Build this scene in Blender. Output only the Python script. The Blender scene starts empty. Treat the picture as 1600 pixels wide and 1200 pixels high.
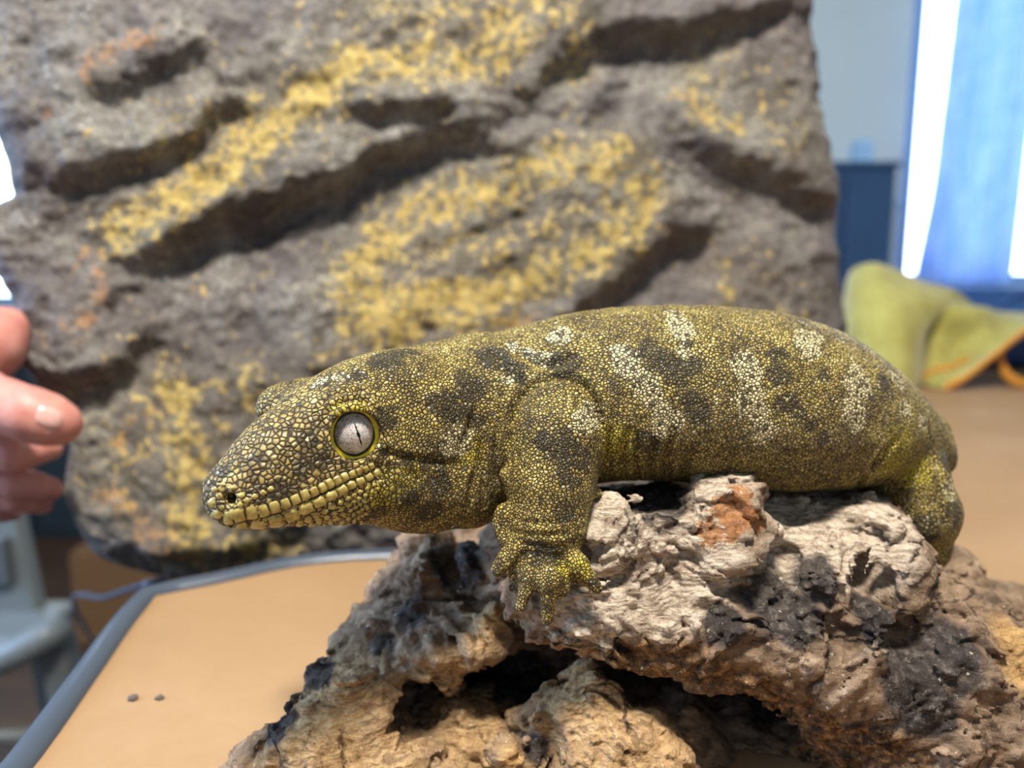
import bpy, bmesh, math, random
import numpy as np
from mathutils import Vector, Matrix
from mathutils.bvhtree import BVHTree

# ------------------------------------------------------------------ camera
TABLE_Z = 0.81
CAM_H = 0.19
FPX = 1250.0
HORIZON = 400.0
PITCH = math.atan((600.0 - HORIZON) / FPX)
CAM = Vector((0.0, 0.0, TABLE_Z + CAM_H))

scene = bpy.context.scene
cam_data = bpy.data.cameras.new('camera')
cam = bpy.data.objects.new('camera', cam_data)
scene.collection.objects.link(cam)
cam.location = CAM
cam.rotation_euler = (math.pi / 2 - PITCH, 0, 0)
cam_data.sensor_width = 36.0
cam_data.lens = FPX / 1600.0 * 36.0
cam_data.clip_start = 0.01
cam_data.dof.use_dof = True
cam_data.dof.focus_distance = 0.262
cam_data.dof.aperture_fstop = 6.2
scene.camera = cam

# ------------------------------------------------------------------ world, lights, exposure
world = bpy.data.worlds.new('world'); scene.world = world
world.use_nodes = True
wbg = world.node_tree.nodes['Background']
wbg.inputs[0].default_value = (0.62, 0.78, 1.0, 1)
wbg.inputs[1].default_value = 0.30

def area_light(name, loc, target, size, size_y, power, col):
    l = bpy.data.lights.new(name, 'AREA'); l.shape = 'RECTANGLE'
    l.size = size; l.size_y = size_y; l.energy = power; l.color = col
    o = bpy.data.objects.new(name, l); scene.collection.objects.link(o)
    o.location = loc
    o.rotation_euler = (Vector(target) - Vector(loc)).to_track_quat('-Z', 'Y').to_euler()
    return o

area_light('ceiling_lamp_light', (-0.05, -0.06, 2.3), (0.05, 0.4, 0.8), 0.28, 0.28, 50, (1.0, 0.94, 0.85))
area_light('blue_haze_fill', (-1.75, 0.35, 1.55), (0.0, 0.55, 0.95), 1.2, 1.2, 36, (0.30, 0.55, 1.0))  # added blue fill, stands in for the lens haze on the rock

scene.view_settings.view_transform = 'Standard'
scene.view_settings.look = 'None'
scene.view_settings.gamma = 1.0
scene.view_settings.exposure = 0.45
scene.view_settings.use_curve_mapping = False

# ------------------------------------------------------------------ geometry helpers
FWD = Vector((0, math.cos(PITCH), -math.sin(PITCH)))
UPV = Vector((0, math.sin(PITCH), math.cos(PITCH)))
RGT = Vector((1, 0, 0))

def ray(px, py):
    return (RGT * ((px - 800.0) / FPX) + UPV * ((600.0 - py) / FPX) + FWD)

def P(px, py, Y):
    d = ray(px, py)
    return CAM + d * (Y / d.y)

def G(px, py, z=TABLE_Z):
    d = ray(px, py)
    return CAM + d * ((z - CAM.z) / d.z)

def M(pxlen, Y):
    return pxlen * Y / FPX

def interp(x, xs, ys):
    """smooth (monotone-ish cubic) interpolation, numpy"""
    xs = np.asarray(xs, float); ys = np.asarray(ys, float)
    m = np.gradient(ys, xs)
    x = np.clip(x, xs[0], xs[-1])
    i = np.clip(np.searchsorted(xs, x) - 1, 0, len(xs) - 2)
    h = xs[i + 1] - xs[i]; t = (x - xs[i]) / h
    t2 = t * t; t3 = t2 * t
    return ((2*t3 - 3*t2 + 1) * ys[i] + (t3 - 2*t2 + t) * h * m[i]
            + (-2*t3 + 3*t2) * ys[i + 1] + (t3 - t2) * h * m[i + 1])

# ---- noise
_rng = np.random.RandomState(7)
_perm = _rng.permutation(4096).astype(np.int32)
_vals = _rng.rand(4096).astype(np.float32) * 2 - 1
def vnoise(p, seed=0):
    p = p.astype(np.float32) + np.float32(1000.37 + seed * 17.13)
    i = np.floor(p).astype(np.int32); f = p - i
    f = f * f * f * (f * (f * 6 - 15) + 10)
    out = 0
    for dx in (0, 1):
        wx = f[:, 0] if dx else 1 - f[:, 0]
        hx = _perm[(i[:, 0] + dx) & 4095]
        for dy in (0, 1):
            wy = f[:, 1] if dy else 1 - f[:, 1]
            hy = _perm[(hx + i[:, 1] + dy) & 4095]
            for dz in (0, 1):
                wz = f[:, 2] if dz else 1 - f[:, 2]
                out = out + _vals[_perm[(hy + i[:, 2] + dz) & 4095]] * wx * wy * wz
    return out
def fbm(p, octaves=4, gain=0.5, seed=0):
    a = 1.0; s = 0; t = 0
    for k in range(octaves):
        s = s + a * vnoise(p * (2.03 ** k), seed + k); t += a; a *= gain
    return s / t
def ridged(p, octaves=4, gain=0.5, seed=0):
    a = 1.0; s = 0; t = 0
    for k in range(octaves):
        s = s + a * (1 - 2 * np.abs(vnoise(p * (2.03 ** k), seed + k))); t += a; a *= gain
    return s / t

# ---- signed distance sculpting
class Field:
    def __init__(self, lo, hi, h):
        self.lo = np.array(lo, float); self.h = h
        self.n = np.ceil((np.array(hi, float) - self.lo) / h).astype(int) + 1
        self.d = np.full(self.n, 0.05, np.float32)
        self.ax = [(self.lo[k] + np.arange(self.n[k]) * h).astype(np.float32) for k in range(3)]
    def box(self, lo, hi):
        i0 = np.clip(np.floor((np.array(lo) - self.lo) / self.h).astype(int), 0, self.n)
        i1 = np.clip(np.ceil((np.array(hi) - self.lo) / self.h).astype(int) + 1, 0, self.n)
        s = tuple(slice(a, b) for a, b in zip(i0, i1))
        if any(b <= a for a, b in zip(i0, i1)):
            return None, None
        X = self.ax[0][s[0]][:, None, None]; Y = self.ax[1][s[1]][None, :, None]; Z = self.ax[2][s[2]][None, None, :]
        return s, (X, Y, Z)
    def put(self, s, d, k, op='u'):
        a = self.d[s]
        d = d.astype(np.float32)
        if op == 's':                       # smooth subtraction
            d = -d
            h = np.maximum(k - np.abs(a - d), 0) / k
            self.d[s] = np.maximum(a, d) + h * h * k * 0.25
        else:
            h = np.maximum(k - np.abs(a - d), 0) / k
            self.d[s] = np.minimum(a, d) - h * h * k * 0.25
    def ell(self, c, r, k=0.004, op='u', rot=None):
        c = np.array(c, float); r = np.array(r, float)
        m = (r.max() if rot is not None else r) + k + 0.006
        s, g = self.box(c - m, c + m)
        if s is None: return
        q = [g[i] - c[i] for i in range(3)]
        if rot is not None:
            R = np.array(rot.to_3x3()).T
            q = [R[i, 0] * q[0] + R[i, 1] * q[1] + R[i, 2] * q[2] for i in range(3)]
        k0 = np.sqrt((q[0] / r[0])**2 + (q[1] / r[1])**2 + (q[2] / r[2])**2)
        k1 = np.sqrt((q[0] / r[0]**2)**2 + (q[1] / r[1]**2)**2 + (q[2] / r[2]**2)**2)
        self.put(s, k0 * (k0 - 1) / np.maximum(k1, 1e-6), k, op)
    def cone(self, a, b, ra, rb, k=0.004, op='u'):
        a = np.array(a, float); b = np.array(b, float)
        m = max(ra, rb) + k + 0.006
        s, g = self.box(np.minimum(a, b) - m, np.maximum(a, b) + m)
        if s is None: return
        ab = b - a; L2 = max((ab * ab).sum(), 1e-12)
        q = [g[i] - a[i] for i in range(3)]
        t = np.clip((q[0] * ab[0] + q[1] * ab[1] + q[2] * ab[2]) / L2, 0, 1)
        d = np.sqrt(sum((q[i] - t * ab[i])**2 for i in range(3))) - (ra + (rb - ra) * t)
        self.put(s, d, k, op)
    def chain(self, pts, rad, k=0.004, op='u'):
        for i in range(len(pts) - 1):
            self.cone(pts[i], pts[i + 1], rad[i], rad[i + 1], k, op)
    def mesh(self):
        d = self.d; S = d < 0
        nx, ny, nz = d.shape
        c = np.zeros((nx - 1, ny - 1, nz - 1), np.uint8)
        for a in (0, 1):
            for b in (0, 1):
                for e in (0, 1):
                    c += S[a:nx - 1 + a, b:ny - 1 + b, e:nz - 1 + e]
        act = np.argwhere((c > 0) & (c < 8))
        idx = -np.ones(c.shape, np.int32); idx[act[:, 0], act[:, 1], act[:, 2]] = np.arange(len(act))
        acc = np.zeros((len(act), 3), np.float32); cnt = np.zeros(len(act), np.float32)
        cor = [(i, j, k) for i in (0, 1) for j in (0, 1) for k in (0, 1)]
        val = {o: d[act[:, 0] + o[0], act[:, 1] + o[1], act[:, 2] + o[2]] for o in cor}
        for o in cor:
            for ax in range(3):
                if o[ax] == 0:
                    p = list(o); p[ax] = 1; p = tuple(p)
                    va, vb = val[o], val[p]
                    x = (va < 0) != (vb < 0)
                    t = np.where(x, va / np.where(x, va - vb, 1), 0)
                    pos = np.zeros((len(act), 3), np.float32) + np.array(o, np.float32)
                    pos[:, ax] += t
                    acc += pos * x[:, None]; cnt += x
        V = (act + acc / cnt[:, None]) * self.h + self.lo
        quads = []
        for ax in range(3):
            b1, b2 = (ax + 1) % 3, (ax + 2) % 3
            sl0 = [slice(None)] * 3; sl1 = [slice(None)] * 3
            sl0[ax] = slice(0, -1); sl1[ax] = slice(1, None)
            A = S[tuple(sl0)]; B = S[tuple(sl1)]
            e = np.argwhere(A != B)
            e = e[(e[:, b1] > 0) & (e[:, b2] > 0) & (e[:, b1] < d.shape[b1] - 1) & (e[:, b2] < d.shape[b2] - 1)]
            flip = A[e[:, 0], e[:, 1], e[:, 2]]
            def cell(o1, o2):
                q = e.copy(); q[:, b1] += o1; q[:, b2] += o2
                return idx[q[:, 0], q[:, 1], q[:, 2]]
            Q = np.stack([cell(-1, -1), cell(0, -1), cell(0, 0), cell(-1, 0)], 1)
            Q[~flip] = Q[~flip][:, ::-1]
            quads.append(Q)
        return V.astype(np.float64), np.concatenate(quads)

def keep_largest(V, Q, min_share=0.02):
    n = len(V); lab = np.arange(n)
    e = np.concatenate([Q[:, [0, 1]], Q[:, [1, 2]], Q[:, [2, 3]], Q[:, [3, 0]]])
    while True:
        m = np.minimum(lab[e[:, 0]], lab[e[:, 1]])
        new = lab.copy()
        np.minimum.at(new, e[:, 0], m); np.minimum.at(new, e[:, 1], m)
        new = new[new]
        if (new == lab).all(): break
        lab = new
    u, cts = np.unique(lab, return_counts=True)
    keep = np.isin(lab, u[[cts.argmax()]])
    mp = np.cumsum(keep) - 1
    return V[keep], mp[Q[keep[Q[:, 0]]]]

def vnormals(V, Q):
    a = V[Q[:, 2]] - V[Q[:, 0]]; b = V[Q[:, 3]] - V[Q[:, 1]]
    n = np.cross(a, b); N = np.zeros_like(V)
    for k in range(4):
        for c in range(3):
            N[:, c] += np.bincount(Q[:, k], n[:, c], len(V))
    return N / np.maximum(np.linalg.norm(N, axis=1, keepdims=True), 1e-12)

def smooth_mesh(V, Q, it=2, f=0.5):
    e = np.concatenate([Q[:, [0, 1]], Q[:, [1, 2]], Q[:, [2, 3]], Q[:, [3, 0]]])
    e = np.concatenate([e, e[:, ::-1]])
    deg = np.bincount(e[:, 0], minlength=len(V))[:, None]
    for _ in range(it):
        S = np.stack([np.bincount(e[:, 0], V[e[:, 1], c], len(V)) for c in range(3)], 1) / np.maximum(deg, 1)
        V = V + (S - V) * f
    return V

def link(o, parent=None):
    scene.collection.objects.link(o)
    if parent is not None:
        o.parent = parent
        o.matrix_parent_inverse = Matrix.Translation(-Vector(parent.location))
    return o

def np_mesh(name, V, F, mat, parent=None, smooth=True, attrs=None, origin=None):
    me = bpy.data.meshes.new(name)
    V = np.asarray(V, float); F = np.asarray(F)
    if origin is None:
        origin = (0, 0, 0) if parent is not None else ((V[:, 0].min() + V[:, 0].max()) / 2, (V[:, 1].min() + V[:, 1].max()) / 2, V[:, 2].min())
    O = np.array(origin, float)
    k = F.shape[1]
    me.vertices.add(len(V)); me.vertices.foreach_set('co', (V - O).astype(np.float32).ravel())
    me.loops.add(F.size); me.loops.foreach_set('vertex_index', F.astype(np.int32).ravel())
    me.polygons.add(len(F)); me.polygons.foreach_set('loop_start', np.arange(0, F.size, k, dtype=np.int32))
    me.update(calc_edges=True); me.validate()
    if smooth:
        me.polygons.foreach_set('use_smooth', np.ones(len(me.polygons), bool))
    for an, av in (attrs or {}).items():
        at = me.attributes.new(an, 'FLOAT', 'POINT')
        at.data.foreach_set('value', np.asarray(av, np.float32))
    me.materials.append(mat)
    o = bpy.data.objects.new(name, me)
    link(o, parent)
    o.location = Vector(O)
    return o

def bm_obj(name, bm, mat, parent=None, smooth=False, origin=None):
    me = bpy.data.meshes.new(name)
    bmesh.ops.recalc_face_normals(bm, faces=bm.faces)
    if origin is None and parent is None:
        xs = [v.co for v in bm.verts]
        origin = Vector(((min(v.x for v in xs) + max(v.x for v in xs)) / 2, (min(v.y for v in xs) + max(v.y for v in xs)) / 2, min(v.z for v in xs)))
    if origin is not None:
        bmesh.ops.translate(bm, verts=bm.verts, vec=-Vector(origin))
    bm.to_mesh(me); bm.free()
    if smooth:
        me.polygons.foreach_set('use_smooth', np.ones(len(me.polygons), bool))
    me.materials.append(mat)
    o = bpy.data.objects.new(name, me); link(o, parent)
    if origin is not None: o.location = origin
    return o

def tag(o, label=None, cat=None, group=None, kind=None):
    if label: o['label'] = label
    if cat: o['category'] = cat
    if group: o['group'] = group
    if kind: o['kind'] = kind
    return o

def thing(name, loc, label, cat, group=None):
    o = bpy.data.objects.new(name, None); scene.collection.objects.link(o)
    o.location = loc; o.empty_display_size = 0.02
    bpy.context.view_layer.update()
    return tag(o, label, cat, group)

def bm_box(lo, hi, bevel=0.0, seg=2, bm=None):
    b = bmesh.new()
    bmesh.ops.create_cube(b, size=1.0)
    lo = Vector(lo); hi = Vector(hi)
    for v in b.verts:
        v.co = Vector((lo[i] + (v.co[i] + 0.5) * (hi[i] - lo[i]) for i in range(3)))
    if bevel > 0:
        bmesh.ops.bevel(b, geom=b.edges[:], offset=bevel, segments=seg, profile=0.5, affect='EDGES')
    return b

def sheet(name, rows, mat, parent=None, thick=0.002, smooth=True, origin=None):
    """rows: 2D list of points -> solid sheet with thickness"""
    A = np.array([[list(p) for p in r] for r in rows], float)
    n, m = A.shape[:2]
    V = A.reshape(-1, 3)
    i = np.arange(n * m).reshape(n, m)
    Q = np.stack([i[:-1, :-1], i[1:, :-1], i[1:, 1:], i[:-1, 1:]], -1).reshape(-1, 4)
    N = vnormals(V, Q)
    V2 = np.concatenate([V + N * thick / 2, V - N * thick / 2])
    Qb = Q[:, ::-1] + n * m
    b = np.concatenate([i[:, 0], i[-1, 1:], i[::-1, -1][1:], i[0, ::-1][1:-1]])
    b2 = np.roll(b, -1)
    side = np.stack([b2, b, b + n * m, b2 + n * m], 1)
    return np_mesh(name, V2, np.concatenate([Q, Qb, side]), mat, parent, smooth, origin=origin)

def spline(pts, n):
    pts = np.array([list(p) for p in pts], float)
    s = np.concatenate([[0], np.cumsum(np.linalg.norm(np.diff(pts, axis=0), axis=1))])
    t = np.linspace(0, s[-1], n)
    return np.stack([interp(t, s, pts[:, c]) for c in range(pts.shape[1])], 1)

def tube(name, pts, rad, mat, parent=None, n=60, seg=12, smooth=True):
    C = spline(pts, n) if len(pts) > 2 else np.array([list(p) for p in pts], float)
    n = len(C)
    r = np.full(n, rad) if np.isscalar(rad) else np.interp(np.linspace(0, 1, n), np.linspace(0, 1, len(rad)), rad)
    T = np.gradient(C, axis=0); T /= np.linalg.norm(T, axis=1, keepdims=True)
    up = np.array([0.02, 0.05, 1.0]) if abs(T[0][2]) < 0.9 else np.array([1.0, 0, 0.02])
    B = np.cross(T, up); B /= np.linalg.norm(B, axis=1, keepdims=True)
    Nn = np.cross(B, T)
    a = np.linspace(0, 2 * np.pi, seg, endpoint=False)
    V = C[:, None] + r[:, None, None] * (np.cos(a)[None, :, None] * B[:, None] + np.sin(a)[None, :, None] * Nn[:, None])
    V = V.reshape(-1, 3)
    F = []
    for i in range(n - 1):
        for j in range(seg):
            F.append([i * seg + j, i * seg + (j + 1) % seg, (i + 1) * seg + (j + 1) % seg, (i + 1) * seg + j])
    V = np.concatenate([V, C[:1], C[-1:]])
    for j in range(0, seg, 2):
        F.append([n * seg, (j + 2) % seg, j + 1, j])
        F.append([n * seg + 1, (n - 1) * seg + j, (n - 1) * seg + j + 1, (n - 1) * seg + (j + 2) % seg])
    return np_mesh(name, V, np.array(F), mat, parent, smooth)

# ------------------------------------------------------------------ materials
class NT:
    def __init__(self, name):
        self.m = bpy.data.materials.new(name); self.m.use_nodes = True
        self.t = self.m.node_tree; self.b = self.t.nodes['Principled BSDF']
        self.co = self.t.nodes.new('ShaderNodeTexCoord').outputs['Object']
    def n(self, kind, **kw):
        nd = self.t.nodes.new('ShaderNode' + kind)
        for k, v in kw.items():
            if k.startswith('_'): setattr(nd, k[1:], v)
            else: self.put(nd.inputs[k.replace('__', ' ')], v)
        return nd
    def put(self, sock, v):
        if isinstance(v, bpy.types.NodeSocket): self.t.links.new(v, sock)
        else: sock.default_value = v
    def noise(self, scale, detail=4, rough=0.55, dist=0.0, vec=None):
        return self.n('TexNoise', Vector=vec or self.co, Scale=scale, Detail=detail, Roughness=rough, Distortion=dist).outputs[0]
    def vor(self, scale, feature='F1', rnd=1.0, vec=None, out='Distance'):
        nd = self.n('TexVoronoi', _feature=feature, Vector=vec or self.co, Scale=scale, Randomness=rnd)
        return nd if out is None else nd.outputs[out]
    def ramp(self, f, stops, mode='LINEAR'):
        nd = self.n('ValToRGB', Fac=f); cr = nd.color_ramp; cr.interpolation = mode
        while len(cr.elements) < len(stops): cr.elements.new(0.5)
        for e, (p, c) in zip(cr.elements, stops):
            e.position = p; e.color = (c if len(c) == 4 else (*c, 1)) if not isinstance(c, (int, float)) else (c, c, c, 1)
        return nd.outputs[0]
    def mix(self, f, a, b, blend='MIX'):
        nd = self.n('MixRGB', _blend_type=blend)
        self.put(nd.inputs[0], f)
        for s, v in ((nd.inputs[1], a), (nd.inputs[2], b)):
            self.put(s, (*v, 1) if isinstance(v, tuple) and len(v) == 3 else v)
        return nd.outputs[0]
    def math(self, op, a, b=0.0, c=0.0, clamp=False):
        nd = self.t.nodes.new('ShaderNodeMath'); nd.operation = op; nd.use_clamp = clamp
        for s, v in zip(nd.inputs, (a, b, c)): self.put(s, v)
        return nd.outputs[0]
    def attr(self, name):
        nd = self.t.nodes.new('ShaderNodeAttribute'); nd.attribute_name = name
        return nd.outputs['Fac']
    def scaled(self, s, rot=(0, 0, 0)):
        nd = self.n('Mapping', Vector=self.co); nd.inputs['Scale'].default_value = s; nd.inputs['Rotation'].default_value = rot
        return nd.outputs[0]
    def bump(self, h, strength=0.5, dist=0.001, prev=None):
        nd = self.n('Bump', Height=h, Strength=strength, Distance=dist)
        if prev is not None: self.put(nd.inputs['Normal'], prev)
        return nd.outputs[0]
    def done(self, col, rough=0.6, normal=None, spec=0.5, **kw):
        self.put(self.b.inputs['Base Color'], (*col, 1) if isinstance(col, tuple) and len(col) == 3 else col)
        self.put(self.b.inputs['Roughness'], rough)
        self.put(self.b.inputs['Specular IOR Level'], spec)
        if normal is not None: self.put(self.b.inputs['Normal'], normal)
        for k, v in kw.items(): self.put(self.b.inputs[k.replace('__', ' ')], v)
        return self.m

def simple(name, col, rough=0.5, var=0.08, scale=30, bump=0.0, spec=0.5, **kw):
    t = NT(name)
    f = t.noise(scale, 4)
    c = t.mix(f, tuple(max(0, x * (1 - var * 2)) for x in col), tuple(min(1, x * (1 + var * 2)) for x in col))
    nm = t.bump(t.noise(scale * 6, 5), bump, 0.002) if bump else None
    return t.done(c, rough, nm, spec, **kw)

# ------------------------------------------------------------------ room shell
ROOM_Y = 3.2; X0, X1 = -2.4, 2.6; Y0 = -1.6; CEIL = 2.6
def quad_wall(name, pieces, mat, label):
    """one wall made of boxes around its openings, joined into one mesh"""
    bm = bmesh.new()
    for lo, hi in pieces:
        b = bm_box(lo, hi); me = bpy.data.meshes.new('tmp'); b.to_mesh(me); b.free(); bm.from_mesh(me); bpy.data.meshes.remove(me)
    o = bm_obj(name, bm, mat)
    return tag(o, label, None, None, 'structure')

wall_m = simple('wall_paint', (.68, .74, .70), .8, .05, 3, .05)
ceil_m = simple('ceiling_paint', (.72, .72, .70), .9, .03, 5, .05)
ft = NT('floor_boards')
fg = ft.noise(6, 6, .6, .3, ft.scaled((1, 9, 1)))
floor_m = ft.done(ft.ramp(fg, [(.3, (.030, .016, .010)), (.6, (.075, .036, .018)), (.8, (.12, .055, .022))]), .5, ft.bump(fg, .2, .002))
tag(bm_obj('floor', bm_box((X0 - .1, Y0, -.05), (X1 + .1, ROOM_Y + .1, 0)), floor_m), 'dark brown wooden floor under the table', None, None, 'structure')
tag(bm_obj('ceiling', bm_box((X0 - .1, Y0, CEIL), (X1 + .1, ROOM_Y + .1, CEIL + .08)), ceil_m), 'plain white ceiling', None, None, 'structure')

def bx(px, Y=ROOM_Y): return (px - 800.0) / FPX * Y / math.cos(PITCH) * 1.0
def bz(px, py, Y=ROOM_Y): return P(px, py, Y).z
# window openings on the back wall: one behind the curtain, one behind the rock panel
WR = (P(1408, 300, ROOM_Y).x, 2.35, bz(1500, 446), 2.30)
WL = (-2.25, P(70, 300, ROOM_Y).x, bz(10, 480), 2.20)
T = .10
yb0, yb1 = ROOM_Y, ROOM_Y + T
quad_wall('wall_back', [((X0, yb0, 0), (WL[0], yb1, CEIL)), ((WL[0], yb0, 0), (WL[1], yb1, WL[2])), ((WL[0], yb0, WL[3]), (WL[1], yb1, CEIL)),
                        ((WL[1], yb0, 0), (WR[0], yb1, CEIL)), ((WR[0], yb0, 0), (WR[1], yb1, WR[2])), ((WR[0], yb0, WR[3]), (WR[1], yb1, CEIL)),
                        ((WR[1], yb0, 0), (X1, yb1, CEIL))], wall_m, 'pale blue grey wall behind the table')
quad_wall('wall_right', [((X1, Y0, 0), (X1 + T, ROOM_Y + T, CEIL))], wall_m, 'pale side wall beside the window')
# side wall with an opening for an added window, for blue light on the panel
SW = (-.45, 1.15, .85, 2.2)
quad_wall('wall_left', [((X0 - T, Y0, 0), (X0, SW[0], CEIL)), ((X0 - T, SW[1], 0), (X0, ROOM_Y + T, CEIL)), ((X0 - T, SW[0], 0), (X0, SW[1], SW[2])), ((X0 - T, SW[0], SW[3]), (X0, SW[1], CEIL))],
          wall_m, 'pale side wall with an opening for the added window')

def sky_pane(name, strength):
    t = NT(name)
    return t.done((.8, .9, 1.0), .2, None, .5, Emission__Color=(.80, .91, 1.0, 1), Emission__Strength=strength)
pane_m = sky_pane('window_daylight_glass', 3.6)
frame_m = simple('window_frame_paint', (.24, .42, .66), .5, .04, 8)
def window(name, lo, hi, axis, label, n_bars=1):
    """emissive daylight pane with a frame around it; axis = the thin axis"""
    lo = Vector(lo); hi = Vector(hi)
    root = bm_obj(name, bm_box(lo, hi), pane_m); tag(root, label, None, None, 'structure')
    u = 0 if axis == 1 else 1
    def bar(a0, a1, z0, z1):
        l = Vector(lo); h = Vector(hi); l[u] = a0; h[u] = a1; l.z = z0; h.z = z1
        l[axis] -= .035; h[axis] += .02
        b = bm_obj('window_frame', bm_box(l, h, .004), frame_m, None); b.parent = root; b.matrix_parent_inverse = Matrix.Translation(-root.location)
    fw = .045
    bar(lo[u], lo[u] + fw, lo.z, hi.z); bar(hi[u] - fw, hi[u], lo.z, hi.z)
    bar(lo[u] + fw, hi[u] - fw, lo.z, lo.z + fw); bar(lo[u] + fw, hi[u] - fw, hi.z - fw, hi.z)
    for k in range(n_bars):
        c = lo[u] + (hi[u] - lo[u]) * (k + 1) / (n_bars + 1)
        bar(c - .015, c + .015, lo.z + fw, hi.z - fw)
    return root
window('window_1', (WR[0], ROOM_Y + .04, WR[2]), (WR[1], ROOM_Y + .05, WR[3]), 1, 'bright window behind the sheer blue curtain', 0)
window('window_2', (WL[0], ROOM_Y + .04, WL[2]), (WL[1], ROOM_Y + .05, WL[3]), 1, 'overexposed window behind the rock panel', 0)
window('side_window_added', (X0 - .05, SW[0], SW[2]), (X0 - .04, SW[1], SW[3]), 0, 'added wide side window, out of view, tinting the rock panel blue', 1)  # unseen window, added to go with the blue fill light
# sill below the curtained window
sill = bm_obj('trim_1', bm_box((WR[0] - .02, ROOM_Y - .10, WR[2] - .12), (WR[1], ROOM_Y + .02, WR[2] - .005), .006), simple('sill_paint', (.05, .14, .34), .5, .05, 10))
tag(sill, 'dark blue window sill board', None, None, 'structure')

# ceiling lamp housing around the light
lm = NT('lamp_diffuser'); lamp_diff = lm.done((.9, .9, .88), .4, None, .5, Emission__Color=(1, .95, .86, 1), Emission__Strength=4.0)
lamp = thing('ceiling_lamp', (-.05, -.06, CEIL), 'square white ceiling lamp above the table', 'lamp')
bm_obj('lamp_housing', bm_box((-.25, -.26, CEIL - .05), (.15, .14, CEIL), .01), simple('lamp_metal', (.7, .7, .7), .4), lamp)
bm_obj('lamp_rod', bm_box((-.07, -.08, 2.36), (-.03, -.04, CEIL - .05)), simple('lamp_rod_metal', (.6, .6, .6), .4), lamp)
bm_obj('lamp_diffuser', bm_box((-.22, -.23, 2.32), (.12, .11, 2.36), .006), lamp_diff, lamp)

# ------------------------------------------------------------------ table
tt = NT('table_laminate')
tn = tt.noise(5, 6, .6, .4); tf = tt.noise(90, 6, .7); sp = tt.vor(28, rnd=1.0)
tc = tt.ramp(tn, [(.3, (.265, .158, .072)), (.55, (.305, .186, .090)), (.75, (.34, .216, .112))])
tc = tt.mix(tt.ramp(tf, [(.35, .22), (.55, 0)]), tc, (.26, .15, .07))
tc = tt.mix(tt.ramp(tt.noise(14, 3, .5), [(.70, 0), (.76, .35)]), tc, (.44, .33, .21))
table_m = tt.done(tc, .68, tt.bump(tf, .05, .001), .22)
band_m = simple('table_edge_rubber', (.055, .072, .095), .34, .10, 12, .04, .5)
outline = [G(-60, 1330), G(60, 1185), G(150, 1058), G(226, 951), G(247, 928), G(290, 921), G(360, 907), G(455, 886), G(560, 875), G(640, 872), G(690, 862), G(720, 838), G(740, 800)]
outline = [Vector((p.x, p.y, 0)) for p in outline]
p_end = outline[-1]
outline += [Vector((p_end.x + .01, .85, 0)), Vector((p_end.x + .03, 1.3, 0)), Vector((p_end.x + .10, 1.46, 0)), Vector((.25, 1.50, 0)), Vector((.9, 1.50, 0)), Vector((1.5, 1.50, 0)), Vector((1.62, 1.42, 0)),
            Vector((1.65, 1.2, 0)), Vector((1.65, .2, 0)), Vector((1.62, .02, 0)), Vector((1.5, -.03, 0)), Vector((.6, -.05, 0)), Vector((-.1, -.05, 0)), Vector((-.50, -.05, 0))]
pl = outline + [outline[0]]
OUT = spline(pl, 420)[:-1]
table = thing('table', (.3, .8, 0), 'tan laminate table with a curved grey rubber edge', 'table')
bm = bmesh.new()
vt = [bm.verts.new((p[0], p[1], TABLE_Z)) for p in OUT]
f = bm.faces.new(vt)
r = bmesh.ops.extrude_face_region(bm, geom=[f])
bmesh.ops.translate(bm, verts=[v for v in r['geom'] if isinstance(v, bmesh.types.BMVert)], vec=(0, 0, -.028))
bm_obj('table_top', bm, table_m, table)
# edge band: rounded strip swept round the outline
n = len(OUT)
Tn = np.roll(OUT, -1, 0) - np.roll(OUT, 1, 0); Tn /= np.linalg.norm(Tn, axis=1, keepdims=True)
Nn = np.stack([-Tn[:, 1], Tn[:, 0], 0 * Tn[:, 0]], 1)
ctr = OUT.mean(0)
area = np.sum(OUT[:, 0] * np.roll(OUT[:, 1], -1) - np.roll(OUT[:, 0], -1) * OUT[:, 1])
if area > 0: Nn = -Nn
prof = [(-.001, .0006), (.001, .0030), (.005, .0042), (.009, .0036), (.012, .0010), (.013, -.008), (.013, -.022), (.011, -.030), (.005, -.032), (-.001, -.030)]
V = np.concatenate([(OUT + Nn * a + np.array([0, 0, TABLE_Z + b])) for a, b in prof])
F = []
for j in range(len(prof)):
    j2 = (j + 1) % len(prof)
    for i in range(n):
        F.append([j * n + i, j * n + (i + 1) % n, j2 * n + (i + 1) % n, j2 * n + i])
F = np.array(F)
if area > 0: F = F[:, ::-1]
np_mesh('edge_band', V, F, band_m, table)
leg_m = simple('table_leg_steel', (.16, .17, .18), .35, .05, 20, Metallic=.8)
for lx, ly in ((-.36, .12), (.10, 1.35), (1.5, .15), (1.5, 1.35)):
    tube('table_leg', [(lx, ly, 0), (lx, ly, TABLE_Z - .028)], .02, leg_m, table)
# stray crumbs / scratches on the laminate
def crumb(px, py, r, seed):
    c = G(px, py); rg = random.Random(seed)
    b = bmesh.new(); bmesh.ops.create_icosphere(b, subdivisions=2, radius=r)
    for v in b.verts: v.co *= rg.uniform(.75, 1.2)
    for v in b.verts: v.co.z = v.co.z * .45 + r * .38; v.co += Vector((c.x, c.y, TABLE_Z))
    return b
crumb_m = simple('crumb_dark', (.09, .07, .06), .8, .2, 400)
for px, py, r, lb in [(208, 1093, .0022, 'small dark crumb on the tan table'), (249, 1092, .0019, 'thin brown crumb on the tan table beside a darker one')]:
    tag(bm_obj('crumb', crumb(px, py, r, px), crumb_m, smooth=True), lb, 'crumb', 'crumbs on the table')
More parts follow.
